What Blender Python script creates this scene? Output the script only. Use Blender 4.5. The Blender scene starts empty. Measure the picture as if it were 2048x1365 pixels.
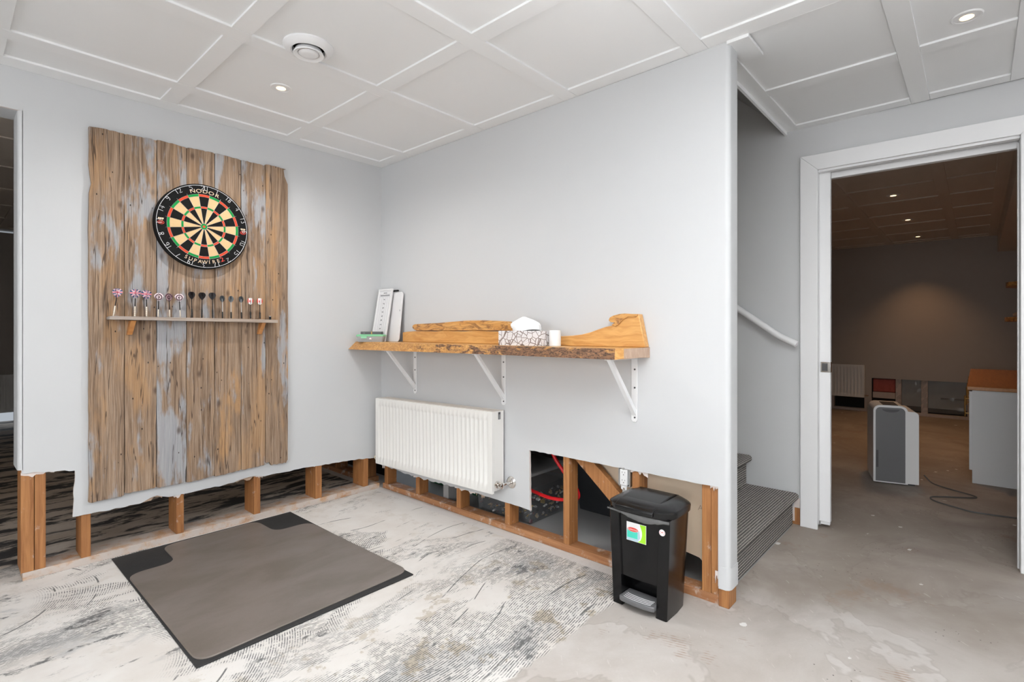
import bpy, bmesh, math, random
from mathutils import Vector, Matrix, noise as mnoise

random.seed(7)
S = bpy.context.scene
COL = S.collection
R = math.radians
H = 2.28          # underside of the ceiling battens

# ------------------------------------------------------------------ camera
TH = math.atan2(932.0, 1038.0)
cam = bpy.data.cameras.new('camera')
cam.sensor_width = 36.0
cam.lens = 36.0 * 1038.0 / 2048.0
cam.shift_y = -20.5 / 2048.0
cam.clip_start = 0.02
camo = bpy.data.objects.new('camera', cam)
camo.location = (-2.126, -3.159, 1.120)
camo.rotation_euler = (R(90), 0, TH - R(90))
COL.objects.link(camo)
S.camera = camo

# ------------------------------------------------------------------ view, world, lights
S.view_settings.view_transform = 'Standard'
S.view_settings.look = 'None'
S.view_settings.gamma = 1.0
S.view_settings.exposure = 0.18
S.view_settings.use_curve_mapping = False
S.cycles.adaptive_threshold = 0.02

W = bpy.data.worlds.new('world')
S.world = W
W.use_nodes = True
W.node_tree.nodes['Background'].inputs[0].default_value = (0.75, 0.82, 0.9, 1)
W.node_tree.nodes['Background'].inputs[1].default_value = 0.5


def area(name, loc, target, sx, sy, power, color=(1, 1, 1)):
    l = bpy.data.lights.new(name, 'AREA')
    l.shape = 'RECTANGLE'
    l.size, l.size_y = sx, sy
    l.energy = power
    l.color = color
    o = bpy.data.objects.new(name, l)
    o.location = loc
    d = Vector(target) - Vector(loc)
    o.rotation_euler = d.to_track_quat('-Z', 'Y').to_euler()
    COL.objects.link(o)
    return o


# unseen fill lights added at the two walls behind the camera
area('fill_light_west', (-5.10, -3.0, 1.45), (0, -3.0, 1.35), 2.9, 1.25, 72, (0.98, 0.99, 1.0))
area('fill_light_rear', (-1.9, -6.40, 1.45), (-1.9, 0, 1.35), 3.3, 1.25, 22, (0.98, 0.99, 1.0))
# the photographer's flash, turned up so that its light bounces off the ceiling behind the frame
fl = bpy.data.lights.new('bounce_flash', 'SPOT')
fl.energy = 545; fl.color = (0.975, 0.99, 1.0); fl.spot_size = R(140); fl.spot_blend = 1.0; fl.shadow_soft_size = 0.05
flo = bpy.data.objects.new('bounce_flash', fl)
flo.location = (-1.72, -3.42, 1.42)
flo.rotation_euler = (Vector((-1.72, -3.41, H)) - Vector(flo.location)).to_track_quat('-Z', 'Y').to_euler()
COL.objects.link(flo)


# ------------------------------------------------------------------ materials


def new_mat(name):
    m = bpy.data.materials.new(name)
    m.use_nodes = True
    nt = m.node_tree
    b = nt.nodes['Principled BSDF']
    return m, nt, b


def setin(nt, sock, v):
    if isinstance(v, bpy.types.NodeSocket):
        nt.links.new(v, sock)
    elif isinstance(v, (tuple, list)) and len(v) == 3 and sock.type == 'RGBA':
        sock.default_value = (*v, 1)
    else:
        sock.default_value = v


def nd(nt, typ, ins=None, out=0, **attrs):
    n = nt.nodes.new(typ)
    for k, v in attrs.items():
        setattr(n, k, v)
    for k, v in (ins or {}).items():
        setin(nt, n.inputs[k], v)
    return n.outputs[out]


def mth(nt, op, a, b=0.0, c=0.0, clamp=False):
    n = nt.nodes.new('ShaderNodeMath')
    n.operation = op
    n.use_clamp = clamp
    setin(nt, n.inputs[0], a)
    setin(nt, n.inputs[1], b)
    setin(nt, n.inputs[2], c)
    return n.outputs[0]


def mix(nt, f, a, b, mode='MIX'):
    n = nt.nodes.new('ShaderNodeMix')
    n.data_type = 'RGBA'
    n.blend_type = mode
    setin(nt, n.inputs[0], f)
    setin(nt, n.inputs[6], a)
    setin(nt, n.inputs[7], b)
    return n.outputs[2]


def step(nt, v, lo, hi, a=0.0, b=1.0):
    n = nt.nodes.new('ShaderNodeMapRange')
    n.interpolation_type = 'SMOOTHSTEP'
    setin(nt, n.inputs[0], v)
    n.inputs[1].default_value = lo
    n.inputs[2].default_value = hi
    n.inputs[3].default_value = a
    n.inputs[4].default_value = b
    return n.outputs[0]


def vscale(nt, v, s):
    return nd(nt, 'ShaderNodeVectorMath', {0: v, 1: s}, operation='MULTIPLY')


def noise(nt, v, scale, detail=4.0, rough=0.55, dist=0.0):
    return nd(nt, 'ShaderNodeTexNoise', {'Vector': v, 'Scale': scale, 'Detail': detail, 'Roughness': rough, 'Distortion': dist})


def objcoord(nt):
    """object coordinates shifted by a random amount for each object"""
    c = nd(nt, 'ShaderNodeTexCoord', out=3)
    r = nd(nt, 'ShaderNodeObjectInfo', out=5)
    off = nd(nt, 'ShaderNodeCombineXYZ', {0: mth(nt, 'MULTIPLY', r, 37.0), 1: mth(nt, 'MULTIPLY', r, 91.0), 2: mth(nt, 'MULTIPLY', r, 53.0)})
    return nd(nt, 'ShaderNodeVectorMath', {0: c, 1: off}, operation='ADD')


def bump(nt, b, h, strength=0.3, dist=0.002):
    o = nd(nt, 'ShaderNodeBump', {'Height': h, 'Strength': strength, 'Distance': dist})
    nt.links.new(o, b.inputs['Normal'])


def plain(name, col, rough=0.5, metal=0.0, var=0.06, vs=8.0, bmp=0.0, bs=200.0, spec=0.5, coat=0.0):
    m, nt, b = new_mat(name)
    v = objcoord(nt)
    n = noise(nt, v, vs, 3.0)
    dark = tuple(c * (1 - var) for c in col)
    lite = tuple(min(1, c * (1 + var)) for c in col)
    setin(nt, b.inputs['Base Color'], mix(nt, n, dark, lite))
    b.inputs['Roughness'].default_value = rough
    b.inputs['Metallic'].default_value = metal
    b.inputs['Specular IOR Level'].default_value = spec
    b.inputs['Coat Weight'].default_value = coat
    if bmp:
        bump(nt, b, noise(nt, v, bs, 2.0), bmp, 0.001)
    return m


def wood(name, c1, c2, c3, grain=(70, 70, 3.0), rough=0.6, dust=0.0, dustcol=(0.62, 0.55, 0.5), knots=True):
    m, nt, b = new_mat(name)
    v = objcoord(nt)
    g = vscale(nt, v, grain)
    n1 = noise(nt, g, 1.0, 6.0, 0.65, 0.6)
    n2 = noise(nt, vscale(nt, v, tuple(x * 0.22 for x in grain)), 1.0, 3.0)
    col = mix(nt, step(nt, n1, 0.3, 0.7), c1, c2)
    col = mix(nt, step(nt, n2, 0.45, 0.75), col, c3)
    if knots:
        k = nd(nt, 'ShaderNodeTexVoronoi', {'Vector': vscale(nt, v, tuple(max(x * 0.09, 2.2) for x in grain)), 'Scale': 1.0})
        col = mix(nt, step(nt, k, 0.10, 0.03), col, tuple(x * 0.35 for x in c1))
    if dust:
        d = noise(nt, v, 14.0, 6.0, 0.7)
        col = mix(nt, step(nt, d, 0.62 - dust * 0.35, 0.8 - dust * 0.25), col, dustcol)
    setin(nt, b.inputs['Base Color'], col)
    b.inputs['Roughness'].default_value = rough
    bump(nt, b, n1, 0.25, 0.002)
    return m


def barnwood(name):
    """weathered board: object colour R = blue-grey, G = orange"""
    m, nt, b = new_mat(name)
    v = objcoord(nt)
    oc = nd(nt, 'ShaderNodeObjectInfo', out=1)
    sep = nt.nodes.new('ShaderNodeSeparateColor')
    nt.links.new(oc, sep.inputs[0])
    warp = noise(nt, vscale(nt, v, (5, 5, 1.6)), 1.0, 2.0)
    vx = nd(nt, 'ShaderNodeVectorMath', {0: v, 1: nd(nt, 'ShaderNodeCombineXYZ', {0: mth(nt, 'MULTIPLY', warp, 0.045)})}, operation='ADD')
    fine = noise(nt, vscale(nt, vx, (330, 60, 6)), 1.0, 5.0, 0.7)
    med = noise(nt, vscale(nt, vx, (75, 40, 2.2)), 1.0, 5.0, 0.62, 0.4)
    big = noise(nt, vscale(nt, v, (11, 11, 2.4)), 1.0, 5.0, 0.6)
    big2 = noise(nt, vscale(nt, nd(nt, 'ShaderNodeVectorMath', {0: v, 1: (9.1, 3.3, 4.7)}, operation='ADD'), (9, 9, 2.0)), 1.0, 5.0, 0.65)
    col = mix(nt, step(nt, med, 0.32, 0.68), (0.155, 0.10, 0.064), (0.36, 0.25, 0.17))
    col = mix(nt, mth(nt, 'MULTIPLY', step(nt, fine, 0.46, 0.72), 0.62), col, (0.50, 0.395, 0.31))
    col = mix(nt, mth(nt, 'MULTIPLY', step(nt, fine, 0.44, 0.30), 0.55), col, (0.15, 0.11, 0.085))
    orange = mth(nt, 'MULTIPLY', step(nt, big2, 0.50, 0.66), sep.outputs[1])
    col = mix(nt, orange, col, mix(nt, med, (0.33, 0.18, 0.085), (0.57, 0.35, 0.18)))
    blue = mth(nt, 'MULTIPLY', step(nt, mth(nt, 'ADD', big, mth(nt, 'MULTIPLY', sep.outputs[0], 0.16)), 0.58, 0.68), 0.80)
    col = mix(nt, blue, col, mix(nt, fine, (0.22, 0.235, 0.26), (0.50, 0.52, 0.55)))
    k = nd(nt, 'ShaderNodeTexVoronoi', {'Vector': vscale(nt, v, (11, 11, 5.5)), 'Scale': 1.0})
    col = mix(nt, mth(nt, 'MULTIPLY', step(nt, k, 0.17, 0.03), 0.75), col, (0.085, 0.055, 0.04))
    k2 = nd(nt, 'ShaderNodeTexVoronoi', {'Vector': vscale(nt, v, (26, 26, 14)), 'Scale': 1.0})
    col = mix(nt, step(nt, k2, 0.085, 0.05), col, (0.04, 0.03, 0.025))
    cr = noise(nt, vscale(nt, vx, (26, 10, 0.8)), 1.0, 3.0, 0.5)
    crack = step(nt, mth(nt, 'ABSOLUTE', mth(nt, 'SUBTRACT', cr, 0.56)), 0.010, 0.004)
    col = mix(nt, mth(nt, 'MULTIPLY', crack, 0.75), col, (0.05, 0.035, 0.028))
    setin(nt, b.inputs['Base Color'], col)
    b.inputs['Roughness'].default_value = 0.85
    b.inputs['Specular IOR Level'].default_value = 0.25
    bump(nt, b, mth(nt, 'ADD', fine, med), 0.55, 0.002)
    return m


def maple(name, fig=0.0):
    m, nt, b = new_mat(name)
    v = objcoord(nt)
    w = noise(nt, vscale(nt, v, (6, 3, 6)), 1.0, 3.0)
    vx = nd(nt, 'ShaderNodeVectorMath', {0: v, 1: nd(nt, 'ShaderNodeCombineXYZ', {2: mth(nt, 'MULTIPLY', w, 0.12), 0: mth(nt, 'MULTIPLY', w, 0.06)})}, operation='ADD')
    g = noise(nt, vscale(nt, vx, (60, 3.5, 60)), 1.0, 5.0, 0.6, 0.5)
    col = mix(nt, step(nt, g, 0.3, 0.72), (0.55, 0.265, 0.075), (0.72, 0.41, 0.145))
    d = noise(nt, vscale(nt, vx, (34, 9, 34)), 1.0, 5.0, 0.7, 1.0)
    col = mix(nt, mth(nt, 'MULTIPLY', step(nt, d, 0.64 - fig * 0.16, 0.76 - fig * 0.16), 0.35 + 0.45 * fig), col, (0.20, 0.085, 0.035))
    setin(nt, b.inputs['Base Color'], col)
    b.inputs['Roughness'].default_value = 0.38
    bump(nt, b, g, 0.08, 0.001)
    return m


def live_edge(name):
    """front edge of the shelf: bare wood at the corner end, more and more bark to the other"""
    m, nt, b = new_mat(name)
    p = nd(nt, 'ShaderNodeNewGeometry', out=0)
    sep = nt.nodes.new('ShaderNodeSeparateXYZ')
    nt.links.new(p, sep.inputs[0])
    n = noise(nt, vscale(nt, p, (30, 9, 30)), 1.0, 5.0, 0.65, 0.8)
    f = noise(nt, vscale(nt, p, (110, 45, 110)), 1.0, 5.0, 0.75, 1.2)
    grad = step(nt, mth(nt, 'MULTIPLY', sep.outputs[1], -1.0), 0.3, 1.75, -0.13, 0.12)
    bark = step(nt, mth(nt, 'ADD', n, grad), 0.49, 0.57)
    w = mix(nt, step(nt, f, 0.35, 0.7), (0.40, 0.17, 0.05), (0.78, 0.44, 0.15))
    bk = mix(nt, step(nt, f, 0.34, 0.66), (0.03, 0.02, 0.017), (0.34, 0.17, 0.085))
    setin(nt, b.inputs['Base Color'], mix(nt, bark, w, bk))
    b.inputs['Roughness'].default_value = 0.5
    bump(nt, b, mth(nt, 'ADD', f, mth(nt, 'MULTIPLY', bark, 0.5)), 0.7, 0.004)
    return m


def floor_mat():
    m, nt, b = new_mat('floor_concrete')
    p = nd(nt, 'ShaderNodeNewGeometry', out=0)
    sep = nt.nodes.new('ShaderNodeSeparateXYZ')
    nt.links.new(p, sep.inputs[0])
    X, Y = sep.outputs[0], sep.outputs[1]
    edge = mth(nt, 'MULTIPLY', mth(nt, 'SUBTRACT', noise(nt, p, 9.0, 6.0, 0.7), 0.5), 0.10)
    # bare concrete
    st = noise(nt, p, 1.6, 6.0, 0.62, 0.8)
    st2 = noise(nt, p, 0.9, 4.0, 0.6, 0.4)
    fine = noise(nt, p, 140.0, 3.0, 0.7)
    conc = mix(nt, step(nt, st, 0.35, 0.68), (0.63, 0.60, 0.575), (0.49, 0.45, 0.415))
    brownish = mth(nt, 'MULTIPLY', step(nt, mth(nt, 'ADD', mth(nt, 'MULTIPLY', X, 0.30), st2), 0.40, 0.78), 0.92)  # stains in the hall; beyond the door the brown also imitates warm light
    conc = mix(nt, brownish, conc, mix(nt, step(nt, st, 0.3, 0.7), (0.41, 0.355, 0.31), (0.27, 0.22, 0.185)))
    conc = mix(nt, mth(nt, 'MULTIPLY', fine, 0.16), conc, (0.25, 0.22, 0.2))
    wm = noise(nt, nd(nt, 'ShaderNodeVectorMath', {0: p, 1: (1.3, 4.4, 0)}, operation='ADD'), 1.25, 5.0, 0.62, 0.5)
    conc = mix(nt, mth(nt, 'MULTIPLY', step(nt, wm, 0.50, 0.515), 0.30), conc, (0.30, 0.255, 0.215))
    conc = mix(nt, mth(nt, 'MULTIPLY', step(nt, mth(nt, 'ABSOLUTE', mth(nt, 'SUBTRACT', wm, 0.508)), 0.012, 0.002), 0.16), conc, (0.20, 0.16, 0.13))
    scr = noise(nt, vscale(nt, nd(nt, 'ShaderNodeVectorRotate', {'Vector': p, 'Angle': R(-40)}), (14, 70, 1)), 1.0, 3.0, 0.6)
    conc = mix(nt, mth(nt, 'MULTIPLY', step(nt, scr, 0.66, 0.70), 0.35), conc, (0.66, 0.63, 0.60))
    # rusty comb marks
    rust = mth(nt, 'MULTIPLY', step(nt, noise(nt, nd(nt, 'ShaderNodeVectorMath', {0: p, 1: (3.7, 1.9, 0)}, operation='ADD'), 2.6, 5.0, 0.7), 0.59, 0.66),
               step(nt, mth(nt, 'SINE', mth(nt, 'MULTIPLY', mth(nt, 'ADD', X, mth(nt, 'MULTIPLY', Y, 0.3)), 420.0)), -0.5, 0.5))
    conc = mix(nt, mth(nt, 'MULTIPLY', rust, 0.55), conc, (0.30, 0.185, 0.12))
    spots = nd(nt, 'ShaderNodeTexVoronoi', {'Vector': vscale(nt, p, (3.1, 4.3, 1)), 'Scale': 1.0}, voronoi_dimensions='2D')
    conc = mix(nt, mth(nt, 'MULTIPLY', step(nt, mth(nt, 'ADD', spots, mth(nt, 'MULTIPLY', edge, 3.0)), 0.040, 0.030), step(nt, noise(nt, p, 2.3, 2.0), 0.52, 0.56)), conc, (0.74, 0.73, 0.71))
    pit = nd(nt, 'ShaderNodeTexVoronoi', {'Vector': p, 'Scale': 22.0}, voronoi_dimensions='2D')
    conc = mix(nt, mth(nt, 'MULTIPLY', step(nt, pit, 0.07, 0.04), step(nt, noise(nt, p, 1.9, 4.0), 0.56, 0.62)), conc, (0.12, 0.10, 0.09))
    # floor where the tiles were lifted: white thinset, black combed adhesive
    wn = noise(nt, p, 3.2, 5.0, 0.6)
    white = mix(nt, step(nt, wn, 0.35, 0.7), (0.77, 0.745, 0.715), (0.68, 0.64, 0.60))
    gp = noise(nt, vscale(nt, p, (1.3, 2.6, 1)), 1.4, 7.0, 0.68, 0.6)
    dens = mth(nt, 'ADD', mth(nt, 'MULTIPLY', step(nt, Y, -0.9, -1.95), 0.105), mth(nt, 'MULTIPLY', step(nt, X, -1.2, -2.0), 0.070))
    gpd = mth(nt, 'ADD', gp, dens)
    v1 = nd(nt, 'ShaderNodeTexVoronoi', {'Vector': nd(nt, 'ShaderNodeVectorMath', {0: p, 1: (0.55, 0.28, 0)}, operation='ADD'), 'Scale': 1.05}, voronoi_dimensions='2D')
    ring = mth(nt, 'SINE', mth(nt, 'MULTIPLY', v1, 2 * math.pi * 115.0 / 1.05))
    wob = mth(nt, 'MULTIPLY', noise(nt, p, 1.3, 2.0), 0.16)
    yy = mth(nt, 'ADD', mth(nt, 'SUBTRACT', Y, mth(nt, 'MULTIPLY', X, 0.11)), wob)
    row = mth(nt, 'SINE', mth(nt, 'MULTIPLY', yy, 2 * math.pi / 0.0090))
    hf = noise(nt, vscale(nt, p, (34, 60, 1)), 1.0, 6.0, 0.75)
    brk = step(nt, hf, 0.42, 0.52)
    near = mth(nt, 'MULTIPLY', step(nt, yy, -1.05, -1.30), step(nt, X, -1.5, -1.2))
    rmask = mth(nt, 'MULTIPLY', mth(nt, 'MULTIPLY', step(nt, ring, -0.05, 0.4), step(nt, v1, 0.25, 0.36)), mth(nt, 'SUBTRACT', 1.0, near))
    comb = mth(nt, 'MAXIMUM', rmask, mth(nt, 'MULTIPLY', step(nt, row, -0.05, 0.4), near))
    lines = mth(nt, 'MULTIPLY', mth(nt, 'MULTIPLY', comb, brk), step(nt, gpd, 0.51, 0.57))
    smear = mth(nt, 'MULTIPLY', step(nt, gpd, 0.60, 0.72), 0.62)
    blob = mth(nt, 'MULTIPLY', step(nt, noise(nt, vscale(nt, nd(nt, 'ShaderNodeVectorMath', {0: p, 1: (2.2, 7.1, 0)}, operation='ADD'), (5, 11, 1)), 1.0, 8.0, 0.78), 0.555, 0.60), step(nt, gp, 0.47, 0.58))
    r2 = mth(nt, 'SINE', mth(nt, 'MULTIPLY', mth(nt, 'ADD', yy, mth(nt, 'MULTIPLY', noise(nt, p, 0.8, 1.0), 0.5)), 2 * math.pi / 0.16))
    r3 = mth(nt, 'SINE', mth(nt, 'MULTIPLY', v1, 2 * math.pi * 7.0 / 1.05))
    lm = step(nt, noise(nt, vscale(nt, p, (2.2, 6.0, 1)), 1.0, 4.0, 0.6), 0.52, 0.57)
    longl = mth(nt, 'MULTIPLY', lm, mth(nt, 'MAXIMUM', mth(nt, 'MULTIPLY', step(nt, r2, 0.990, 0.997), step(nt, X, -1.5, -1.2)),
                mth(nt, 'MULTIPLY', mth(nt, 'MULTIPLY', step(nt, r3, 0.985, 0.995), step(nt, v1, 0.2, 0.25)), step(nt, X, -1.2, -1.4))))
    streak = mth(nt, 'MULTIPLY', step(nt, noise(nt, vscale(nt, nd(nt, 'ShaderNodeVectorRotate', {'Vector': p, 'Angle': R(28)}), (8, 130, 1)), 1.0, 4.0, 0.6), 0.655, 0.70),
                 step(nt, gp, 0.44, 0.58))
    tan = mth(nt, 'MULTIPLY', step(nt, noise(nt, nd(nt, 'ShaderNodeVectorMath', {0: p, 1: (5.0, 2.0, 0)}, operation='ADD'), 6.0, 6.0, 0.7), 0.555, 0.60),
              step(nt, Y, -1.0, -1.9, 0.2, 1.0))
    tile = mix(nt, smear, white, (0.40, 0.405, 0.41))
    tile = mix(nt, mth(nt, 'MULTIPLY', tan, 0.75), tile, (0.40, 0.33, 0.235))
    ink = mth(nt, 'MAXIMUM', mth(nt, 'MAXIMUM', lines, longl), mth(nt, 'MAXIMUM', streak, blob))
    tile = mix(nt, mth(nt, 'MULTIPLY', ink, 0.86), tile, (0.07, 0.072, 0.075))
    # the room behind the dart wall: brown, much more black adhesive
    bn = noise(nt, vscale(nt, p, (1.5, 5.0, 1)), 1.5, 7.0, 0.7, 0.5)
    back = mix(nt, step(nt, wn, 0.3, 0.7), (0.62, 0.56, 0.50), (0.45, 0.38, 0.31))
    back = mix(nt, step(nt, bn, 0.47, 0.55), back, (0.05, 0.05, 0.052))
    tile = mix(nt, step(nt, mth(nt, 'ADD', Y, edge), 0.20, 0.30), tile, back)
    # layout: tiled part lies left of X = 0 and beyond Y = -2.04
    isT = mth(nt, 'MULTIPLY', step(nt, mth(nt, 'ADD', Y, edge), -2.05, -2.03), step(nt, X, 0.012, 0.010))
    strip = mth(nt, 'MULTIPLY', step(nt, mth(nt, 'ADD', X, mth(nt, 'MULTIPLY', edge, 0.4)), -0.062, -0.050), isT)
    tile = mix(nt, mth(nt, 'MULTIPLY', strip, 0.9), tile, (0.70, 0.68, 0.66))
    # store under the stairs: plain grey concrete
    store = mth(nt, 'MULTIPLY', step(nt, X, 0.09, 0.10), step(nt, Y, -2.37, -2.36))
    conc = mix(nt, mth(nt, 'MULTIPLY', store, step(nt, X, 1.16, 1.15)), conc, mix(nt, st, (0.44, 0.44, 0.44), (0.36, 0.36, 0.36)))
    col = mix(nt, isT, conc, tile)
    setin(nt, b.inputs['Base Color'], col)
    b.inputs['Roughness'].default_value = 0.62
    b.inputs['Specular IOR Level'].default_value = 0.3
    bump(nt, b, mth(nt, 'SUBTRACT', mth(nt, 'MULTIPLY', wn, 0.6), mth(nt, 'MULTIPLY', ink, isT)), 0.25, 0.002)
    return m


def carpet_mat():
    m, nt, b = new_mat('carpet_grey_loop')
    p = nd(nt, 'ShaderNodeNewGeometry', out=0)
    sep = nt.nodes.new('ShaderNodeSeparateXYZ')
    nt.links.new(p, sep.inputs[0])
    a = mth(nt, 'ADD', sep.outputs[1], sep.outputs[2])
    n = noise(nt, p, 160.0, 3.0, 0.7)
    rows = mth(nt, 'SINE', mth(nt, 'ADD', mth(nt, 'MULTIPLY', a, 2 * math.pi / 0.0135), mth(nt, 'MULTIPLY', n, 2.4)))
    cols = mth(nt, 'SINE', mth(nt, 'ADD', mth(nt, 'MULTIPLY', sep.outputs[0], 2 * math.pi / 0.011), mth(nt, 'MULTIPLY', n, 3.0)))
    h = mth(nt, 'ADD', mth(nt, 'MULTIPLY', rows, 0.6), mth(nt, 'MULTIPLY', cols, 0.4))
    c = mix(nt, step(nt, h, -0.7, 0.6), (0.075, 0.074, 0.073), (0.47, 0.44, 0.40))
    c = mix(nt, step(nt, n, 0.55, 0.75), c, (0.62, 0.585, 0.53))
    setin(nt, b.inputs['Base Color'], c)
    b.inputs['Roughness'].default_value = 0.95
    b.inputs['Specular IOR Level'].default_value = 0.1
    bump(nt, b, h, 0.9, 0.004)
    return m


def glassy(name, col, rough=0.15, alpha=0.35):
    m, nt, b = new_mat(name)
    n = noise(nt, objcoord(nt), 30.0, 3.0)
    setin(nt, b.inputs['Base Color'], mix(nt, n, tuple(c * 0.9 for c in col), col))
    b.inputs['Roughness'].default_value = rough
    b.inputs['Alpha'].default_value = alpha
    return m


def emit(name, col, strength):
    m, nt, b = new_mat(name)
    b.inputs['Base Color'].default_value = (*col, 1)
    b.inputs['Emission Color'].default_value = (*col, 1)
    b.inputs['Emission Strength'].default_value = strength
    return m


def union_flag():
    m, nt, b = new_mat('print_cross_flag')
    c = nd(nt, 'ShaderNodeTexCoord', out=3)
    sep = nt.nodes.new('ShaderNodeSeparateXYZ')
    nt.links.new(c, sep.inputs[0])
    ax = mth(nt, 'SQRT', mth(nt, 'ADD', mth(nt, 'MULTIPLY', sep.outputs[0], sep.outputs[0]), mth(nt, 'MULTIPLY', sep.outputs[1], sep.outputs[1])))
    az = mth(nt, 'ABSOLUTE', mth(nt, 'SUBTRACT', sep.outputs[2], 0.004))
    dg = mth(nt, 'ABSOLUTE', mth(nt, 'SUBTRACT', ax, az))
    mn = mth(nt, 'MINIMUM', ax, az)
    col = mix(nt, step(nt, dg, 0.0044, 0.0040), (0.035, 0.035, 0.13), (0.85, 0.82, 0.84))
    col = mix(nt, step(nt, dg, 0.0016, 0.0012), col, (0.65, 0.03, 0.09))
    col = mix(nt, step(nt, mn, 0.0042, 0.0038), col, (0.85, 0.82, 0.84))
    col = mix(nt, step(nt, mn, 0.0024, 0.0020), col, (0.65, 0.02, 0.08))
    setin(nt, b.inputs['Base Color'], col)
    b.inputs['Roughness'].default_value = 0.3
    return m


def ring_print(name, c1, c2):
    m, nt, b = new_mat(name)
    c = nd(nt, 'ShaderNodeTexCoord', out=3)
    l = nd(nt, 'ShaderNodeVectorMath', {0: c}, out=1, operation='LENGTH')
    w = mth(nt, 'SINE', mth(nt, 'MULTIPLY', l, 2 * math.pi / 0.0105))
    setin(nt, b.inputs['Base Color'], mix(nt, step(nt, w, -0.1, 0.2), c1, c2))
    b.inputs['Roughness'].default_value = 0.3
    return m


def leaf_print():
    m, nt, b = new_mat('print_line_leaves')
    c = nd(nt, 'ShaderNodeTexCoord', out=3)
    v = nd(nt, 'ShaderNodeTexVoronoi', {'Vector': c, 'Scale': 34.0}, feature='DISTANCE_TO_EDGE')
    ce = nd(nt, 'ShaderNodeTexVoronoi', {'Vector': c, 'Scale': 34.0}, out=1)
    ws = nd(nt, 'ShaderNodeVectorMath', {0: c, 1: nd(nt, 'ShaderNodeVectorMath', {0: ce, 1: (1.0, 0.6, 1.6)}, operation='MULTIPLY')}, out=1, operation='DOT_PRODUCT')
    st = mth(nt, 'SINE', mth(nt, 'MULTIPLY', ws, 900.0))
    col = mix(nt, mth(nt, 'MULTIPLY', step(nt, st, 0.55, 0.85), 0.45), (0.77, 0.75, 0.76), (0.46, 0.40, 0.38))
    col = mix(nt, step(nt, v, 0.055, 0.035), col, (0.20, 0.15, 0.13))
    setin(nt, b.inputs['Base Color'], col)
    b.inputs['Roughness'].default_value = 0.55
    return m


def mat_mottled():
    m, nt, b = new_mat('vinyl_mottled')
    c = nd(nt, 'ShaderNodeTexCoord', out=3)
    n = noise(nt, vscale(nt, c, (2.0, 4.0, 1)), 1.3, 5.0, 0.6, 0.3)
    f = noise(nt, c, 260.0, 2.0)
    col = mix(nt, step(nt, n, 0.34, 0.66), (0.185, 0.155, 0.140), (0.135, 0.112, 0.092))
    setin(nt, b.inputs['Base Color'], mix(nt, mth(nt, 'MULTIPLY', f, 0.2), col, (0.28, 0.255, 0.24)))
    b.inputs['Roughness'].default_value = 0.42
    bump(nt, b, f, 0.08, 0.001)
    return m


M = {}
M['wall'] = plain('paint_wall_grey', (0.60, 0.61, 0.62), 0.55, var=0.015, vs=2.5, bmp=0.04, bs=350)
M['wall_dimlit'] = plain('wall_warm_light_tint', (0.43, 0.385, 0.345), 0.6, var=0.015, vs=2.5)  # wall colour browned and darkened to imitate dim warm light
M['ceil_dimlit'] = plain('ceiling_warm_light_tint', (0.72, 0.65, 0.57), 0.5, var=0.012, vs=2.0)  # ceiling white tinted to imitate the warm light of the other rooms
M['ceil'] = plain('paint_ceiling_white', (0.87, 0.88, 0.885), 0.5, var=0.012, vs=2.0)
M['batten'] = plain('paint_batten_white', (0.88, 0.89, 0.895), 0.42, var=0.01)
M['trim'] = plain('paint_trim_white', (0.84, 0.845, 0.855), 0.35, var=0.01)
M['gyp'] = plain('gypsum_core', (0.78, 0.70, 0.66), 0.9, var=0.1, vs=40, bmp=0.4, bs=120)
M['paper'] = plain('torn_paper_brown', (0.47, 0.34, 0.245), 0.85, var=0.12, vs=15)
M['board'] = plain('drywall_back_paper', (0.74, 0.60, 0.45), 0.85, var=0.07, vs=5)
M['stud'] = wood('pine_stud', (0.27, 0.105, 0.033), (0.45, 0.205, 0.07), (0.36, 0.15, 0.048), dust=0.10)
M['plateA'] = wood('pine_plate_dusty', (0.40, 0.20, 0.09), (0.58, 0.36, 0.20), (0.50, 0.29, 0.15), grain=(3, 60, 60), dust=0.85, dustcol=(0.56, 0.49, 0.44))
M['plateB'] = wood('pine_plate', (0.30, 0.125, 0.05), (0.46, 0.225, 0.10), (0.39, 0.18, 0.08), grain=(60, 3, 60), dust=0.32)
M['barn'] = barnwood('barnwood_weathered')
M['barn2'] = wood('barnwood_rail', (0.25, 0.19, 0.15), (0.47, 0.39, 0.33), (0.40, 0.37, 0.36), grain=(4, 90, 90), rough=0.85)
M['maple'] = maple('maple_oiled', 0.05)
M['burl'] = maple('maple_figured', 1.0)
M['edge'] = live_edge('maple_live_edge')
M['endgrain'] = wood('maple_end_grain', (0.38, 0.25, 0.17), (0.52, 0.38, 0.29), (0.45, 0.32, 0.24), grain=(90, 30, 20), knots=False)
M['rad'] = plain('radiator_enamel', (0.83, 0.82, 0.79), 0.3, var=0.01)
M['radtop'] = plain('radiator_grille_enamel', (0.82, 0.77, 0.71), 0.35, var=0.03)
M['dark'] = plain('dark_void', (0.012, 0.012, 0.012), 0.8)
M['chrome'] = plain('chrome', (0.72, 0.69, 0.66), 0.12, metal=1.0, var=0.05)
M['steel'] = plain('galvanised_steel', (0.58, 0.58, 0.58), 0.4, metal=1.0, var=0.2, vs=60)
M['brass'] = plain('brass', (0.75, 0.53, 0.22), 0.25, metal=1.0)
M['cream'] = plain('plastic_cream', (0.74, 0.66, 0.50), 0.4, var=0.04)
M['black'] = plain('plastic_black', (0.0050, 0.0050, 0.0055), 0.19, var=0.15, vs=20, spec=0.32)
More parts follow.
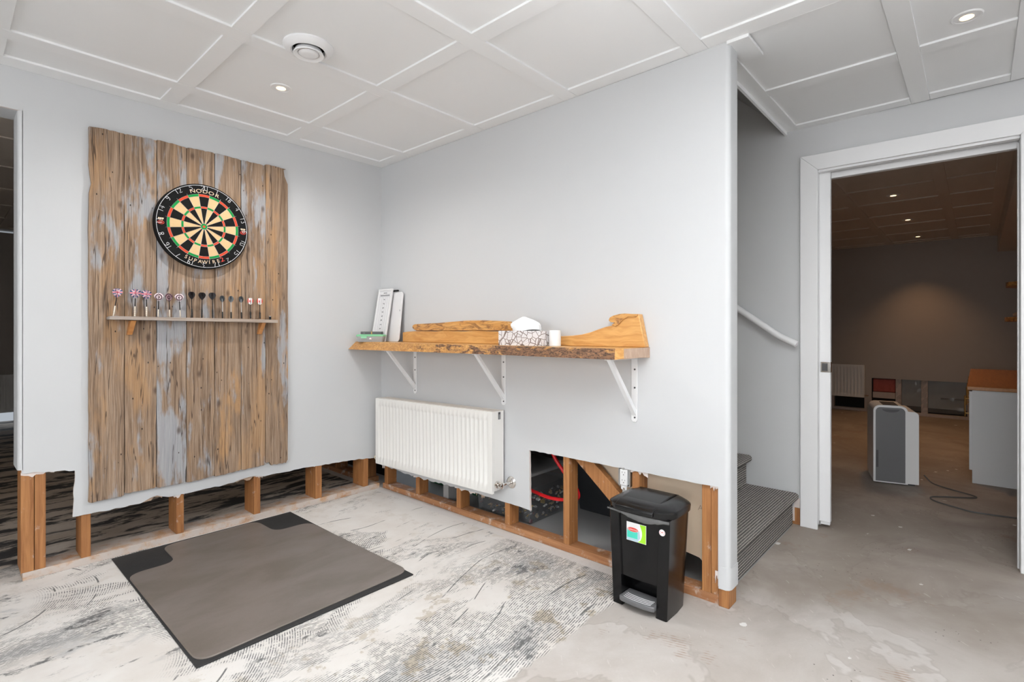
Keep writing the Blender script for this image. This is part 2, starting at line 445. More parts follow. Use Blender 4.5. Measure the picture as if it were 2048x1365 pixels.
M['blackdusty'] = plain('plastic_black_dusty', (0.0075, 0.0075, 0.008), 0.27, var=0.3, vs=60, spec=0.35)
M['rubber'] = plain('rubber_black', (0.022, 0.022, 0.023), 0.7, var=0.3, vs=30, bmp=0.4, bs=150)
M['vinyl'] = mat_mottled()
M['grey'] = plain('plastic_grey', (0.24, 0.24, 0.245), 0.35, var=0.03)
M['greyd'] = plain('plastic_mid_grey', (0.135, 0.135, 0.14), 0.4, var=0.03)
M['charcoal'] = plain('plastic_charcoal', (0.060, 0.060, 0.062), 0.4, var=0.03)
M['white'] = plain('plastic_white', (0.82, 0.82, 0.82), 0.35, var=0.01)
M['tissue'] = plain('tissue_paper', (0.9, 0.9, 0.9), 0.9, var=0.01)
M['wboard'] = plain('whiteboard_face', (0.78, 0.775, 0.785), 0.3, var=0.015, vs=20)
M['ink'] = plain('ink_dark', (0.07, 0.07, 0.08), 0.7)
M['inkpale'] = plain('ink_pale', (0.42, 0.42, 0.43), 0.7)
M['green'] = plain('plastic_green_lid', (0.22, 0.56, 0.31), 0.3, var=0.08)
M['clear'] = glassy('plastic_clear', (0.62, 0.63, 0.64), 0.12, 0.55)
M['clear2'] = glassy('plastic_clear_tote', (0.34, 0.35, 0.355), 0.12, 0.38)
M['film'] = glassy('plastic_film', (0.75, 0.76, 0.76), 0.08, 0.20)
M['film2'] = glassy('plastic_vapour_film', (0.6, 0.62, 0.62), 0.10, 0.22)
M['red'] = plain('pipe_red', (0.62, 0.015, 0.02), 0.25, var=0.05)
M['carpet'] = carpet_mat()
M['floor'] = floor_mat()
M['sisal_b'] = plain('sisal_black', (0.010, 0.010, 0.010), 0.8, var=0.4, vs=300, spec=0.12)
M['sisal_c'] = plain('sisal_cream', (0.66, 0.46, 0.25), 0.85, var=0.08, vs=200, spec=0.12)
M['sisal_r'] = plain('sisal_red', (0.62, 0.075, 0.035), 0.8, var=0.08, vs=200, spec=0.12)
M['sisal_g'] = plain('sisal_green', (0.015, 0.26, 0.06), 0.8, var=0.08, vs=200, spec=0.12)
M['wire'] = plain('wire_white', (0.78, 0.78, 0.80), 0.3, var=0.02)
M['pcream'] = plain('print_cream', (0.78, 0.60, 0.42), 0.6)
M['pred'] = plain('print_red', (0.68, 0.06, 0.04), 0.6)
M['pwhite'] = plain('print_white', (0.82, 0.82, 0.82), 0.5)
M['plime'] = plain('print_lime', (0.33, 0.70, 0.02), 0.45)
M['pteal'] = plain('print_teal', (0.06, 0.58, 0.45), 0.45)
M['pblue'] = plain('print_pale_blue', (0.42, 0.58, 0.66), 0.45)
M['flag'] = union_flag()
M['ringa'] = ring_print('print_pink_rings', (0.82, 0.70, 0.72), (0.10, 0.03, 0.05))
M['ringb'] = ring_print('print_dark_rings', (0.07, 0.025, 0.035), (0.40, 0.27, 0.29))
M['fdark'] = plain('flight_dark', (0.010, 0.006, 0.007), 0.25, var=0.4, vs=60)
M['fgrey'] = plain('flight_slate', (0.05, 0.055, 0.06), 0.35, var=0.6, vs=140)
M['dartmetal'] = plain('dart_barrel_silver', (0.70, 0.62, 0.52), 0.3, metal=0.8)
M['dartblack'] = plain('dart_barrel_black', (0.012, 0.012, 0.012), 0.35)
M['bronze'] = plain('dart_barrel_bronze', (0.20, 0.13, 0.08), 0.35, metal=0.7)
M['leafp'] = leaf_print()
M['lamp'] = emit('lamp_warm', (1.0, 0.72, 0.40), 2.4)
M['foam'] = plain('insulation_grey', (0.30, 0.33, 0.34), 0.6, var=0.15, vs=8)
M['pink'] = plain('insulation_pink', (0.40, 0.10, 0.08), 0.95, var=0.25, vs=25, bmp=0.8, bs=60)
M['fstud'] = plain('pine_stud_dusty', (0.56, 0.47, 0.42), 0.8, var=0.1, vs=10)
M['ctop'] = wood('counter_top_oak', (0.40, 0.16, 0.045), (0.52, 0.24, 0.08), (0.47, 0.20, 0.06), grain=(3, 50, 50), rough=0.35, knots=False)
M['cabinet'] = plain('cabinet_laminate', (0.70, 0.71, 0.72), 0.45, var=0.01)
M['cord'] = plain('cord_grey', (0.10, 0.10, 0.10), 0.5)
M['toteg'] = plain('plastic_dark_green', (0.015, 0.10, 0.045), 0.4)
M['totek'] = plain('plastic_bin_black', (0.02, 0.022, 0.025), 0.45)
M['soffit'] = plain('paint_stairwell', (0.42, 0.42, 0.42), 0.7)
M['glass'] = glassy('window_glass', (0.8, 0.85, 0.9), 0.02, 0.12)
M['t_yel'] = plain('toy_yellow', (0.52, 0.33, 0.06), 0.4)
M['t_grey'] = plain('toy_grey', (0.36, 0.36, 0.37), 0.4)
M['t_red'] = plain('toy_maroon', (0.20, 0.03, 0.05), 0.4)
M['t_tan'] = plain('toy_tan', (0.50, 0.36, 0.20), 0.4)
M['t_blk'] = plain('toy_black', (0.02, 0.02, 0.024), 0.4)

# ------------------------------------------------------------------ mesh helpers
ORIG = {}      # world origin of each object, for parenting by translation


class MB:
    """collects shapes in world coordinates; build() links them as ONE mesh object"""

    def __init__(self):
        self.v, self.f, self.mi = [], [], []

    def add(self, vs, fs, mi=0):
        o = len(self.v)
        self.v += [Vector(p) for p in vs]
        self.f += [tuple(i + o for i in f) for f in fs]
        self.mi += [mi] * len(fs)
        return self

    def box(self, a, b, mi=0):
        x0, x1 = sorted((a[0], b[0])); y0, y1 = sorted((a[1], b[1])); z0, z1 = sorted((a[2], b[2]))
        return self.add([(x0, y0, z0), (x1, y0, z0), (x1, y1, z0), (x0, y1, z0), (x0, y0, z1), (x1, y0, z1), (x1, y1, z1), (x0, y1, z1)],
                        [(0, 3, 2, 1), (4, 5, 6, 7), (0, 1, 5, 4), (1, 2, 6, 5), (2, 3, 7, 6), (3, 0, 4, 7)], mi)

    def prism(self, pts, ax, a, b, mi=0, mis=None):
        """extrude a 2D outline along axis ax (0: (y,z), 1: (x,z), 2: (x,y)) from a to b"""
        def P(p, t):
            return {0: (t, p[0], p[1]), 1: (p[0], t, p[1]), 2: (p[0], p[1], t)}[ax]
        n = len(pts)
        vs = [P(p, a) for p in pts] + [P(p, b) for p in pts]
        side = [(i, (i + 1) % n, n + (i + 1) % n, n + i) for i in range(n)]
        o = len(self.f)
        self.add(vs, [tuple(range(n - 1, -1, -1)), tuple(range(n, 2 * n))], mi)
        self.add([], [], mi)
        base = len(self.v) - 2 * n
        for i, s in enumerate(side):
            self.f.append(tuple(k + base for k in s))
            self.mi.append(mi if mis is None else mis)
        return self

    def loft(self, rings, cap=True, mi=0):
        n = len(rings[0])
        vs = [p for r in rings for p in r]
        fs = []
        for k in range(len(rings) - 1):
            for i in range(n):
                j = (i + 1) % n
                fs.append((k * n + i, k * n + j, (k + 1) * n + j, (k + 1) * n + i))
        if cap:
            fs.append(tuple(range(n - 1, -1, -1)))
            fs.append(tuple(range((len(rings) - 1) * n, len(rings) * n)))
        return self.add(vs, fs, mi)

    def cyl(self, a, b, r, r2=None, n=16, mi=0, cap=True):
        a, b = Vector(a), Vector(b)
        r2 = r if r2 is None else r2
        d = (b - a).normalized()
        u = d.orthogonal().normalized()
        w = d.cross(u)
        rg = [[p + (u * math.cos(t) + w * math.sin(t)) * q for t in [2 * math.pi * i / n for i in range(n)]] for p, q in ((a, r), (b, r2))]
        return self.loft(rg, cap, mi)

    def lathe(self, c, axis, prof, n=32, mi=0, cap=True):
        """prof: list of (radius, distance along axis)"""
        c = Vector(c); d = Vector(axis).normalized()
        u = d.orthogonal().normalized(); w = d.cross(u)
        rg = [[c + d * h + (u * math.cos(t) + w * math.sin(t)) * max(r, 1e-5) for t in [2 * math.pi * i / n for i in range(n)]] for r, h in prof]
        return self.loft(rg, cap, mi)

    def tube(self, pts, r, n=10, mi=0, sub=6):
        P = [Vector(p) for p in pts]
        if sub > 1 and len(P) > 2:
            Q = []
            E = [P[0] * 2 - P[1]] + P + [P[-1] * 2 - P[-2]]
            for i in range(1, len(E) - 2):
                for k in range(sub):
                    t = k / sub
                    p0, p1, p2, p3 = E[i - 1], E[i], E[i + 1], E[i + 2]
                    Q.append(0.5 * ((2 * p1) + (p2 - p0) * t + (2 * p0 - 5 * p1 + 4 * p2 - p3) * t * t + (3 * p1 - p0 - 3 * p2 + p3) * t ** 3))
            P = Q + [P[-1]]
        up = None
        rg = []
        for i, p in enumerate(P):
            d = (P[min(i + 1, len(P) - 1)] - P[max(i - 1, 0)]).normalized()
            if up is None:
                up = d.orthogonal().normalized()
            up = (up - d * up.dot(d)).normalized()
            w = d.cross(up)
            rg.append([p + (up * math.cos(t) + w * math.sin(t)) * r for t in [2 * math.pi * k / n for k in range(n)]])
        return self.loft(rg, True, mi)

    def build(self, name, mats, parent=None, smooth=35, bevel=0.0, origin=None, seg=2):
        me = bpy.data.meshes.new(name)
        lo = Vector([min(p[i] for p in self.v) for i in range(3)])
        hi = Vector([max(p[i] for p in self.v) for i in range(3)])
        o3 = Vector(origin) if origin is not None else (lo + hi) / 2
        me.from_pydata([p - o3 for p in self.v], [], self.f)
        if not isinstance(mats, (list, tuple)):
            mats = [mats]
        for m in mats:
            me.materials.append(M[m] if isinstance(m, str) else m)
        for p, i in zip(me.polygons, self.mi):
            p.material_index = i
        bm = bmesh.new(); bm.from_mesh(me)
        bmesh.ops.recalc_face_normals(bm, faces=bm.faces)
        for e in bm.edges:
            if len(e.link_faces) == 2:
                e.smooth = e.calc_face_angle(0) < R(smooth)
        for f in bm.faces:
            f.smooth = True
        bm.to_mesh(me); bm.free()
        o = bpy.data.objects.new(name, me)
        COL.objects.link(o)
        ORIG[o.name] = o3
        if parent is not None:
            o.parent = parent
            o.location = o3 - ORIG[parent.name]
        else:
            o.location = o3
        if bevel:
            bv = o.modifiers.new('bevel', 'BEVEL')
            bv.width = bevel; bv.segments = seg; bv.limit_method = 'ANGLE'; bv.angle_limit = R(40)
        return o


def tag(o, label=None, cat=None, group=None, kind=None):
    if label: o['label'] = label
    if cat: o['category'] = cat
    if group: o['group'] = group
    if kind: o['kind'] = kind
    return o


def thing(name, loc, label, cat, group=None):
    o = bpy.data.objects.new(name, None)
    o.empty_display_size = 0.05
    o.location = loc
    COL.objects.link(o)
    ORIG[o.name] = Vector(loc)
    return tag(o, label, cat, group)


def struct(o):
    o['kind'] = 'structure'
    return o


_glyph = {}


def glyphs(s, size):
    """flat text outline as (verts, faces) centred on the origin"""
    key = (s, size)
    if key not in _glyph:
        cu = bpy.data.curves.new('text', 'FONT')
        cu.body = s; cu.size = size; cu.align_x = 'CENTER'; cu.align_y = 'CENTER'
        cu.resolution_u = 3
        o = bpy.data.objects.new('text', cu)
        COL.objects.link(o)
        bpy.context.view_layer.update()
        me = bpy.data.meshes.new_from_object(o.evaluated_get(bpy.context.evaluated_depsgraph_get()))
        _glyph[key] = ([tuple(v.co) for v in me.vertices], [tuple(p.vertices) for p in me.polygons])
        bpy.data.objects.remove(o); bpy.data.curves.remove(cu); bpy.data.meshes.remove(me)
    return _glyph[key]


def jag(a, b, n, amp, seed):
    """points from a to b (2D), wandering by amp across the line"""
    rnd = random.Random(seed)
    out = []
    for i in range(n):
        t = i / n
        w = amp * (rnd.random() - 0.5) * 2 if 0 < i else 0
        out.append((a[0] + (b[0] - a[0]) * t + (w * 0.3 if abs(b[0] - a[0]) > abs(b[1] - a[1]) else w), a[1] + (b[1] - a[1]) * t + (w if abs(b[0] - a[0]) > abs(b[1] - a[1]) else w * 0.3)))
    return out


# ------------------------------------------------------------------ the setting
# (corner of the two walls = origin; dart wall along X at Y = 0, radiator wall along Y at X = 0)
struct(MB().box((-5.4, -6.7, -0.06), (6.9, 5.8, 0.0)).build('floor', 'floor'))

# ---- ceiling: board with recessed panels and battens
DROP = 0.009
ceil = struct(MB().box((-5.4, -6.7, H + DROP + 0.012), (0.105, 0.166, H + DROP + 0.06)).box((0.105, -6.7, H + DROP + 0.012), (1.33, -2.33, H + DROP + 0.06))
              .box((1.33, -6.7, H + DROP + 0.012), (6.9, 0.2, H + DROP + 0.06)).box((-5.4, 0.166, H + DROP + 0.012), (0.0, 5.8, H + DROP + 0.06)).build('ceiling', 'ceil'))


def intervals(edges):
    return [(edges[i][1], edges[i + 1][0]) for i in range(len(edges) - 1)]


def panel_grid(xs, ys, long_axis, pm='ceil', bmt='batten'):
    """xs, ys: batten strips (lo, hi) sorted ascending; panels fill the gaps"""
    for (x0, x1) in intervals(xs):
        for (y0, y1) in intervals(ys):
            MB().box((x0 - 0.004, y0 - 0.004, H + DROP), (x1 + 0.004, y1 + 0.004, H + DROP + 0.0119)).build('ceiling_panel', pm, ceil)
    X0, X1, Y0, Y1 = xs[0][0], xs[-1][1], ys[0][0], ys[-1][1]
    if long_axis == 'X':
        for (y0, y1) in ys:
            MB().box((X0, y0, H), (X1, y1, H + DROP + 0.0118)).build('ceiling_batten', bmt, ceil, bevel=0.0012)
        for (x0, x1) in xs:
            for (y0, y1) in intervals(ys):
                MB().box((x0, y0 + 0.0006, H + 0.0004), (x1, y1 - 0.0006, H + DROP + 0.0118)).build('ceiling_batten', bmt, ceil, bevel=0.0012)


def strip(c, w=0.075):
    return (c - w / 2, c + w / 2)


mainx = [(-5.2, -5.12)] + [strip(c) for c in (-4.57, -3.92, -3.27, -2.62, -1.968, -1.330, -0.686)] + [(-0.084, 0.0)]
ya = [strip(c, 0.08) for c in (-2.295, -1.646, -0.997, -0.333)]
yb = [(-6.5, -6.42)] + [strip(c) for c in (-5.91, -5.26, -4.61, -3.96, -3.308, -2.943)]
panel_grid(mainx, yb + ya + [(-0.102, 0.0)], 'X')
panel_grid([(0.0005, 0.003), (0.567, 0.643), (1.133, 1.212)], yb + [(-2.392, -2.325)], 'X')
MB().box((-0.007, -2.494, H - 0.012), (0.18, -2.41, H + 0.001)).build('ceiling_batten', 'batten', ceil, bevel=0.001)
# far room and back room ceilings
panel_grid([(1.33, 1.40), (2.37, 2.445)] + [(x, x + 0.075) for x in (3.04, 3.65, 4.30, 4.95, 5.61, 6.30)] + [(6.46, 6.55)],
           [(-3.345, -3.255)] + [strip(c) for c in (-2.943, -2.285, -1.63, -0.98)] + [(-0.28, -0.2)], 'X', 'ceil_dimlit', 'ceil_dimlit')
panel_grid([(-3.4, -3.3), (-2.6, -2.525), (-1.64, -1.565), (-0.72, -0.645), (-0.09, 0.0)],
           [(0.166, 0.25), (1.2, 1.275), (1.97, 2.045), (2.77, 2.845), (3.55, 3.625), (4.32, 4.395), (5.0, 5.1)], 'X', 'ceil_dimlit', 'ceil_dimlit')

# ---- dart wall (wall_front)
WA = 0.166
bot = [(-1.880, 0.492)] + jag((-1.866, 0.486), (-1.684, 0.464), 10, 0.004, 1) + jag((-1.683, 0.462), (-1.691, 0.247), 8, 0.002, 2) + \
    jag((-1.691, 0.246), (-1.45, 0.243), 12, 0.003, 3) + [(-1.43, 0.243), (-1.41, 0.250), (-1.385, 0.262), (-1.355, 0.268), (-1.335, 0.258), (-1.31, 0.250), (-1.30, 0.247)] + \
    jag((-1.29, 0.247), (-1.23, 0.250), 4, 0.002, 4) + jag((-1.22, 0.246), (-0.99, 0.252), 10, 0.003, 5) + [(-0.985, 0.253), (-0.95, 0.262), (-0.90, 0.268), (-0.86, 0.266), (-0.83, 0.258), (-0.812, 0.253)] + \
    jag((-0.80, 0.254), (-0.52, 0.256), 10, 0.003, 6) + jag((-0.5, 0.252), (-0.25, 0.245), 10, 0.003, 7) + jag((-0.24, 0.243), (-0.0, 0.222), 8, 0.003, 8)
outl = bot[1:] + [(0.0, 0.222), (0.0, H), (-2.95, H), (-2.95, 2.097), (-1.866, 2.097)]
wf = struct(MB().prism(outl, 1, 0.0, 0.013, 0, 1).build('wall_front', ['wall', 'gyp']))
# header over the opening and the wall left of it
MB().box((-2.95, 0.0132, 2.097), (-1.88, WA, H + 0.02)).build('header', 'wall', wf)
MB().box((-5.2, 0.0, 0.0), (-2.95, WA, H + 0.02)).build('wall_pier', 'wall', wf)
# rounded end of the wall and its return
prof = [(-1.862, 0.0)] + [(-1.864 - 0.016 * math.sin(t), 0.016 - 0.016 * math.cos(t)) for t in [R(a) for a in range(0, 91, 15)]] + [(-1.880, WA), (-1.867, WA), (-1.867, 0.012)]
MB().prism(prof, 2, 0.500, 2.10, 0).build('rounded_end', 'wall', wf)
MB().box((-1.88, WA - 0.013, 0.52), (-0.0, WA, H)).build('back_drywall', ['wall'], wf)
MB().box((-1.862, 0.0135, 0.0), (-0.005, 0.150, 0.036)).build('bottom_plate', 'plateA', wf, bevel=0.002)
for x0, x1 in [(-1.868, -1.824), (-1.822, -1.784), (-1.659, -1.622), (-1.265, -1.229), (-0.868, -0.830), (-0.486, -0.442), (-0.135, -0.097)]:
    MB().box((x0, 0.0135, 0.0362), (x1, 0.150, 0.80)).build('stud', 'stud', wf, bevel=0.002)


# torn drywall paper hanging from the cut edge
def torn(x0, x1, z0, z1, seed, ax, parent, mat='gyp', off=0.001):
    rnd = random.Random(seed)
    n = 9
    pts = [(x0 + (x1 - x0) * i / n, z1) for i in range(n + 1)] + [(x1 - (x1 - x0) * i / n, z0 + (z1 - z0) * rnd.random() * 0.8) for i in range(n + 1)]
    MB().prism(pts, ax, off, off + 0.003).build('torn_paper', mat, parent)


torn(-1.868, -1.755, 0.455, 0.487, 11, 1, wf, 'gyp', 0.0095)
torn(-1.30, -1.228, 0.228, 0.262, 12, 1, wf, 'gyp', 0.0095)
torn(-1.44, -1.33, 0.240, 0.270, 13, 1, wf, 'paper', 0.0105)
torn(-0.98, -0.82, 0.240, 0.270, 14, 1, wf, 'paper', 0.0105)
torn(-0.86, -0.815, 0.245, 0.262, 15, 1, wf, 'gyp', 0.0085)
torn(-0.50, -0.44, 0.245, 0.262, 16, 1, wf, 'gyp', 0.0095)

# ---- radiator wall (wall_right)
WB = 0.105
botB = jag((0.0, 0.166), (-0.40, 0.155), 16, 0.006, 21) + jag((-0.41, 0.156), (-0.90, 0.164), 18, 0.006, 22) + jag((-0.91, 0.166), (-1.37, 0.164), 14, 0.002, 23) + \
    [(-1.381, 0.160)] + jag((-1.379, 0.18), (-1.374, 0.47), 12, 0.0012, 24) + jag((-1.374, 0.481), (-1.56, 0.483), 10, 0.002, 25) + jag((-1.57, 0.483), (-2.36, 0.483), 20, 0.001, 26) + [(-2.374, 0.486)]
outB = botB + [(-2.374, H), (0.0, H)]
wr = struct(MB().prism(outB, 0, 0.0, 0.013, 0, 1).build('wall_right', ['wall', 'gyp']))
prof = [(0.0, -2.374), (0.0, -2.398)] + [(0.020 - 0.020 * math.cos(t), -2.400 - 0.020 * math.sin(t)) for t in [R(a) for a in range(0, 91, 10)]] + \
       [(WB - 0.020 + 0.020 * math.sin(t), -2.400 - 0.020 * math.cos(t)) for t in [R(a) for a in range(0, 91, 15)]] + [(WB, -2.398)]
MB().prism(prof, 2, 0.082, H).build('rounded_end', 'wall', wr)
MB().prism([(-0.0015, -2.376), (-0.0015, -2.405), (0.006, -2.416), (0.02, -2.4225), (0.09, -2.4225), (0.09, -2.40), (0.0, -2.39)], 2, 0.075, 0.165).build('corner_bead', 'wall', wr)
# stair-side sheet of the wall: covers the stair side above the sloping cut
back = [(-2.398, 0.055), (-2.33, 0.075), (-2.26, 0.135), (-2.10, 0.16), (-1.66, 0.52), (0.0, 2.1), (0.0, H + 1.2), (-2.32, H + 1.2), (-2.32, H - 0.01), (-2.398, H - 0.01)]
MB().prism(back, 0, 0.0925, WB, 0).build('back_drywall', 'board', wr)
mb = MB()
vs, fs = glyphs('AN', 0.034)
mb.add([(0.0920, -2.278 - a, 0.352 + b) for a, b, c in vs], fs).build('board_print', M['paper'], wr)
MB().box((0.0135, -2.398, 0.0), (0.090, 0.0, 0.037)).build('bottom_plate', 'plateB', wr, bevel=0.002)
for y0, y1, z1 in [(-0.058, -0.02, 0.7), (-0.416, -0.378, 0.7), (-0.818, -0.780, 0.7), (-1.222, -1.184, 0.7), (-1.626, -1.588, 0.9), (-2.016, -1.978, 0.9), (-2.340, -2.302, 0.9)]:
    MB().box((0.0135, y0, 0.0372), (0.090, y1, z1)).build('stud', 'stud', wr, bevel=0.002)
MB().box((0.0135, -2.372, 0.0372), (0.090, -2.341, 0.9)).build('stud', 'stud', wr, bevel=0.002)
MB().box((0.006, -2.416, 0.0), (0.09, -2.373, 0.080)).build('post_foot', 'stud', wr, bevel=0.003)
# sloping brace below the stairs
u = Vector((0, -0.173, -0.143)).normalized(); w_ = Vector((0, u.z, -u.y))
q0 = Vector((0.034, -1.627, 0.487)); q1 = q0 + u * 0.62
ww = Vector((0, -0.047, 0.05)).normalized() * 0.072
MB().loft([[q0, q0 + Vector((0.038, 0, 0)), q0 + Vector((0.038, 0, 0)) + ww, q0 + ww], [q1, q1 + Vector((0.038, 0, 0)), q1 + Vector((0.038, 0, 0)) + ww, q1 + ww]]).build('sloping_brace', 'stud', wr, bevel=0.002)
torn(-0.03, 0.0, 0.140, 0.175, 31, 0, wr, 'gyp', 0.0085)
torn(-0.52, -0.36, 0.142, 0.170, 32, 0, wr, 'gyp', 0.0085)
torn(-0.95, -0.77, 0.142, 0.172, 33, 0, wr, 'gyp', 0.0085)
torn(-1.03, -0.96, 0.140, 0.172, 36, 0, wr, 'paper', 0.0085)
torn(-2.06, -1.972, 0.458, 0.488, 34, 0, wr, 'gyp', 0.0085)
torn(-2.374, -2.34, 0.455, 0.49, 35, 0, wr, 'gyp', 0.006)
torn(-2.376, -2.360, 0.085, 0.14, 37, 0, wr, 'gyp', 0.006)

# wall continuing beyond the dart wall (back room), its foot stripped too
wc = struct(MB().box((-0.012, WA, 0.27), (0.0, 5.4, H)).build('wall_back_room_right', 'wall'))
MB().box((0.0005, WA, 0.0), (0.09, 5.4, 0.037)).build('bottom_plate', 'plateB', wc)
for k in range(7):
    y = 0.20 + 0.40 * k
    MB().box((0.0005, y, 0.0372), (0.09, y + 0.038, 0.7)).build('stud', 'stud', wc)
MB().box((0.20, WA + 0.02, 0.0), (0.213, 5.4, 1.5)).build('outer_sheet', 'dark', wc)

# ---- hall wall with the door (turned 2 degrees against the radiator wall)
DW0 = Vector((1.203, -2.40, 0)); DWD = Vector((0.036, -1.0, 0)).normalized(); DWN = Vector((1.0, 0.036, 0)).normalized()


def D(s, n, z):
    """s along the wall towards the camera's right from the left casing edge, n into the wall"""
    p = DW0 + DWD * s + DWN * n
    return Vector((p.x, p.y, z))


def dbox(mb, s0, s1, n0, n1, z0, z1, mi=0):
    c = [(s0, n0), (s1, n0), (s1, n1), (s0, n1)]
    return mb.loft([[D(s, n, z0) for s, n in c], [D(s, n, z1) for s, n in c]], True, mi)


OP0, OP1, OPZ = 0.088, 0.905, 2.026
mb = MB()
dbox(mb, -2.9, OP0 - 0.02, 0.0, 0.12, 0.06, H + 1.3)
dbox(mb, OP0 - 0.02, OP1 + 0.02, 0.0, 0.12, OPZ + 0.02, H + 0.06)
dbox(mb, OP1 + 0.02, 4.0, 0.0, 0.12, 0.0, H + 0.06)
wh = struct(mb.build('wall_hall', 'wall'))
dbox(MB(), -2.9, -0.001, 0.004, 0.116, 0.0, 0.0595).build('bottom_plate', 'stud', wh)
dbox(MB(), -0.034, -0.002, -0.003, 0.0, 0.10, 0.155).build('torn_paper', 'gyp', wh)
dbox(MB(), -0.040, -0.030, -0.003, 0.0, 0.02, 0.10).build('torn_paper', 'gyp', wh)
dbox(MB(), -0.030, -0.002, -0.0025, 0.0, 0.012, 0.098).build('exposed_stud', 'stud', wh)
# casing
tr = struct(MB().loft([[D(s, n, 0.0) for s, n in ((0, -0.017), (OP0, -0.017), (OP0, 0.0), (0, 0.0))], [D(s, n, z) for s, n, z in ((0, -0.017, 2.114), (OP0, -0.017, OPZ), (OP0, 0, OPZ), (0, 0, 2.114))]]).build('trim_1', 'trim', bevel=0.003))
struct(MB().loft([[D(s, n, 0.0) for s, n in ((OP1 + OP0, -0.017), (OP1, -0.017), (OP1, 0.0), (OP1 + OP0, 0.0))], [D(s, n, z) for s, n, z in ((OP1 + OP0, -0.017, 2.114), (OP1, -0.017, OPZ), (OP1, 0, OPZ), (OP1 + OP0, 0, 2.114))]]).build('trim_2', 'trim', bevel=0.003))
struct(MB().loft([[D(s, n, OPZ if abs(s - c) < 1e-6 else 2.114) for s, n in ((a, -0.017), (b, -0.017), (b, 0.0), (a, 0.0))] for a, b, c in ((0, OP0, OP0), (OP1 + OP0, OP1, OP1))]).build('trim_3', 'trim', bevel=0.003))
# split jamb with the pocket slot, head track
jb = struct(dbox(MB(), OP0 - 0.016, OP0, 0.0005, 0.036, 0.02, OPZ).build('trim_4', 'trim', bevel=0.002))
dbox(MB(), OP0 - 0.016, OP0, 0.084, 0.1195, 0.0, OPZ).build('jamb_strip', 'trim', jb, bevel=0.002)
dbox(MB(), OP1, OP1 + 0.016, 0.0005, 0.1195, 0.0, OPZ).build('jamb', 'trim', jb, bevel=0.002)
dbox(MB(), OP1 - 0.006, OP1, 0.045, 0.060, 0.0, OPZ - 0.02).build('door_stop', 'trim', jb, bevel=0.002)
hd = struct(dbox(MB(), OP0, OP1, 0.0005, 0.036, OPZ - 0.012, OPZ + 0.018).build('trim_5', 'trim', bevel=0.002))
dbox(MB(), OP0, OP1, 0.084, 0.1195, OPZ - 0.036, OPZ + 0.018).build('head_strip', 'trim', hd, bevel=0.002)
dbox(MB(), OP0, OP1, 0.040, 0.080, OPZ - 0.004, OPZ + 0.018).build('track', 'steel', hd)
dr = struct(dbox(MB(), OP0 - 0.72, OP0 + 0.054, 0.042, 0.078, 0.035, OPZ - 0.006).build('door_1', 'trim', bevel=0.003))
tag(dr, 'white pocket door slid almost fully into the hall wall', 'door')
lt = dbox(MB(), OP0 + 0.004, OP0 + 0.0545, 0.0405, 0.0795, 0.884, 0.943).build('latch_plate', 'chrome', dr, bevel=0.001)
dbox(MB(), OP0 + 0.012, OP0 + 0.040, 0.0395, 0.0402, 0.892, 0.935).build('finger_pull', 'charcoal', lt)
dbox(MB(), OP0 + 0.005, OP0 + 0.05, 0.045, 0.075, 0.02, 0.036).build('floor_guide', 'trim', dr)

# stairwell: header trim and sloping soffit
st = struct(MB().box((0.106, -2.33, H - 0.02), (1.215, -2.318, H + 0.12)).build('trim_6', 'batten'))
sl = struct(MB().prism([(-2.318, H + 0.02), (-2.318, H + 0.06), (-0.6, H + 1.70), (-0.6, H + 1.66)], 0, 0.106, 1.27).build('wall_stair_soffit', 'soffit'))
struct(MB().box((0.106, -0.60, 0.0), (1.29, -0.55, H + 1.75)).build('wall_stair_end', 'soffit'))

# walls behind the camera, with added windows around the unseen fill lights
ww_ = struct(MB().box((-5.4, -6.7, 0), (-5.2, 5.8, 0.82)).box((-5.4, -6.7, 2.08), (-5.2, 5.8, H + 0.06)).box((-5.4, -6.7, 0.82), (-5.2, -4.45, 2.08)).box((-5.4, -1.55, 0.82), (-5.2, 5.8, 2.08)).build('wall_west', 'wall'))
wz = struct(MB().box((-5.2, -6.7, 0), (6.9, -6.5, 0.82)).box((-5.2, -6.7, 2.08), (6.9, -6.5, H + 0.06)).box((-5.2, -6.7, 0.82), (-3.55, -6.5, 2.08)).box((-0.25, -6.7, 0.82), (6.9, -6.5, 2.08)).build('wall_rear', 'wall'))
for nm, ax in (('added_window_1', 0), ('added_window_2', 1)):
    mb = MB(); gl = MB()
    lo, hi = (-4.45, -1.55) if ax == 0 else (-3.55, -0.25)
    def bx(m, a0, a1, z0, z1, d0, d1):
        if ax == 0: m.box((-5.2 - d1, a0, z0), (-5.2 - d0, a1, z1))
        else: m.box((a0, -6.5 - d1, z0), (a1, -6.5 - d0, z1))
    for a in (lo, (lo + hi) / 2 - 0.025, hi - 0.05): bx(mb, a, a + 0.05, 0.82, 2.08, 0.05, 0.11)
    for z in (0.82, 2.03): bx(mb, lo, hi, z, z + 0.05, 0.05, 0.11)
    wo = struct(mb.build(nm, 'trim'))
    bx(gl, lo + 0.05, (lo + hi) / 2 - 0.025, 0.87, 2.03, 0.075, 0.081)
    gl.build('pane', 'glass', wo)
    gl = MB(); bx(gl, (lo + hi) / 2 + 0.025, hi - 0.05, 0.87, 2.03, 0.075, 0.081); gl.build('pane', 'glass', wo)

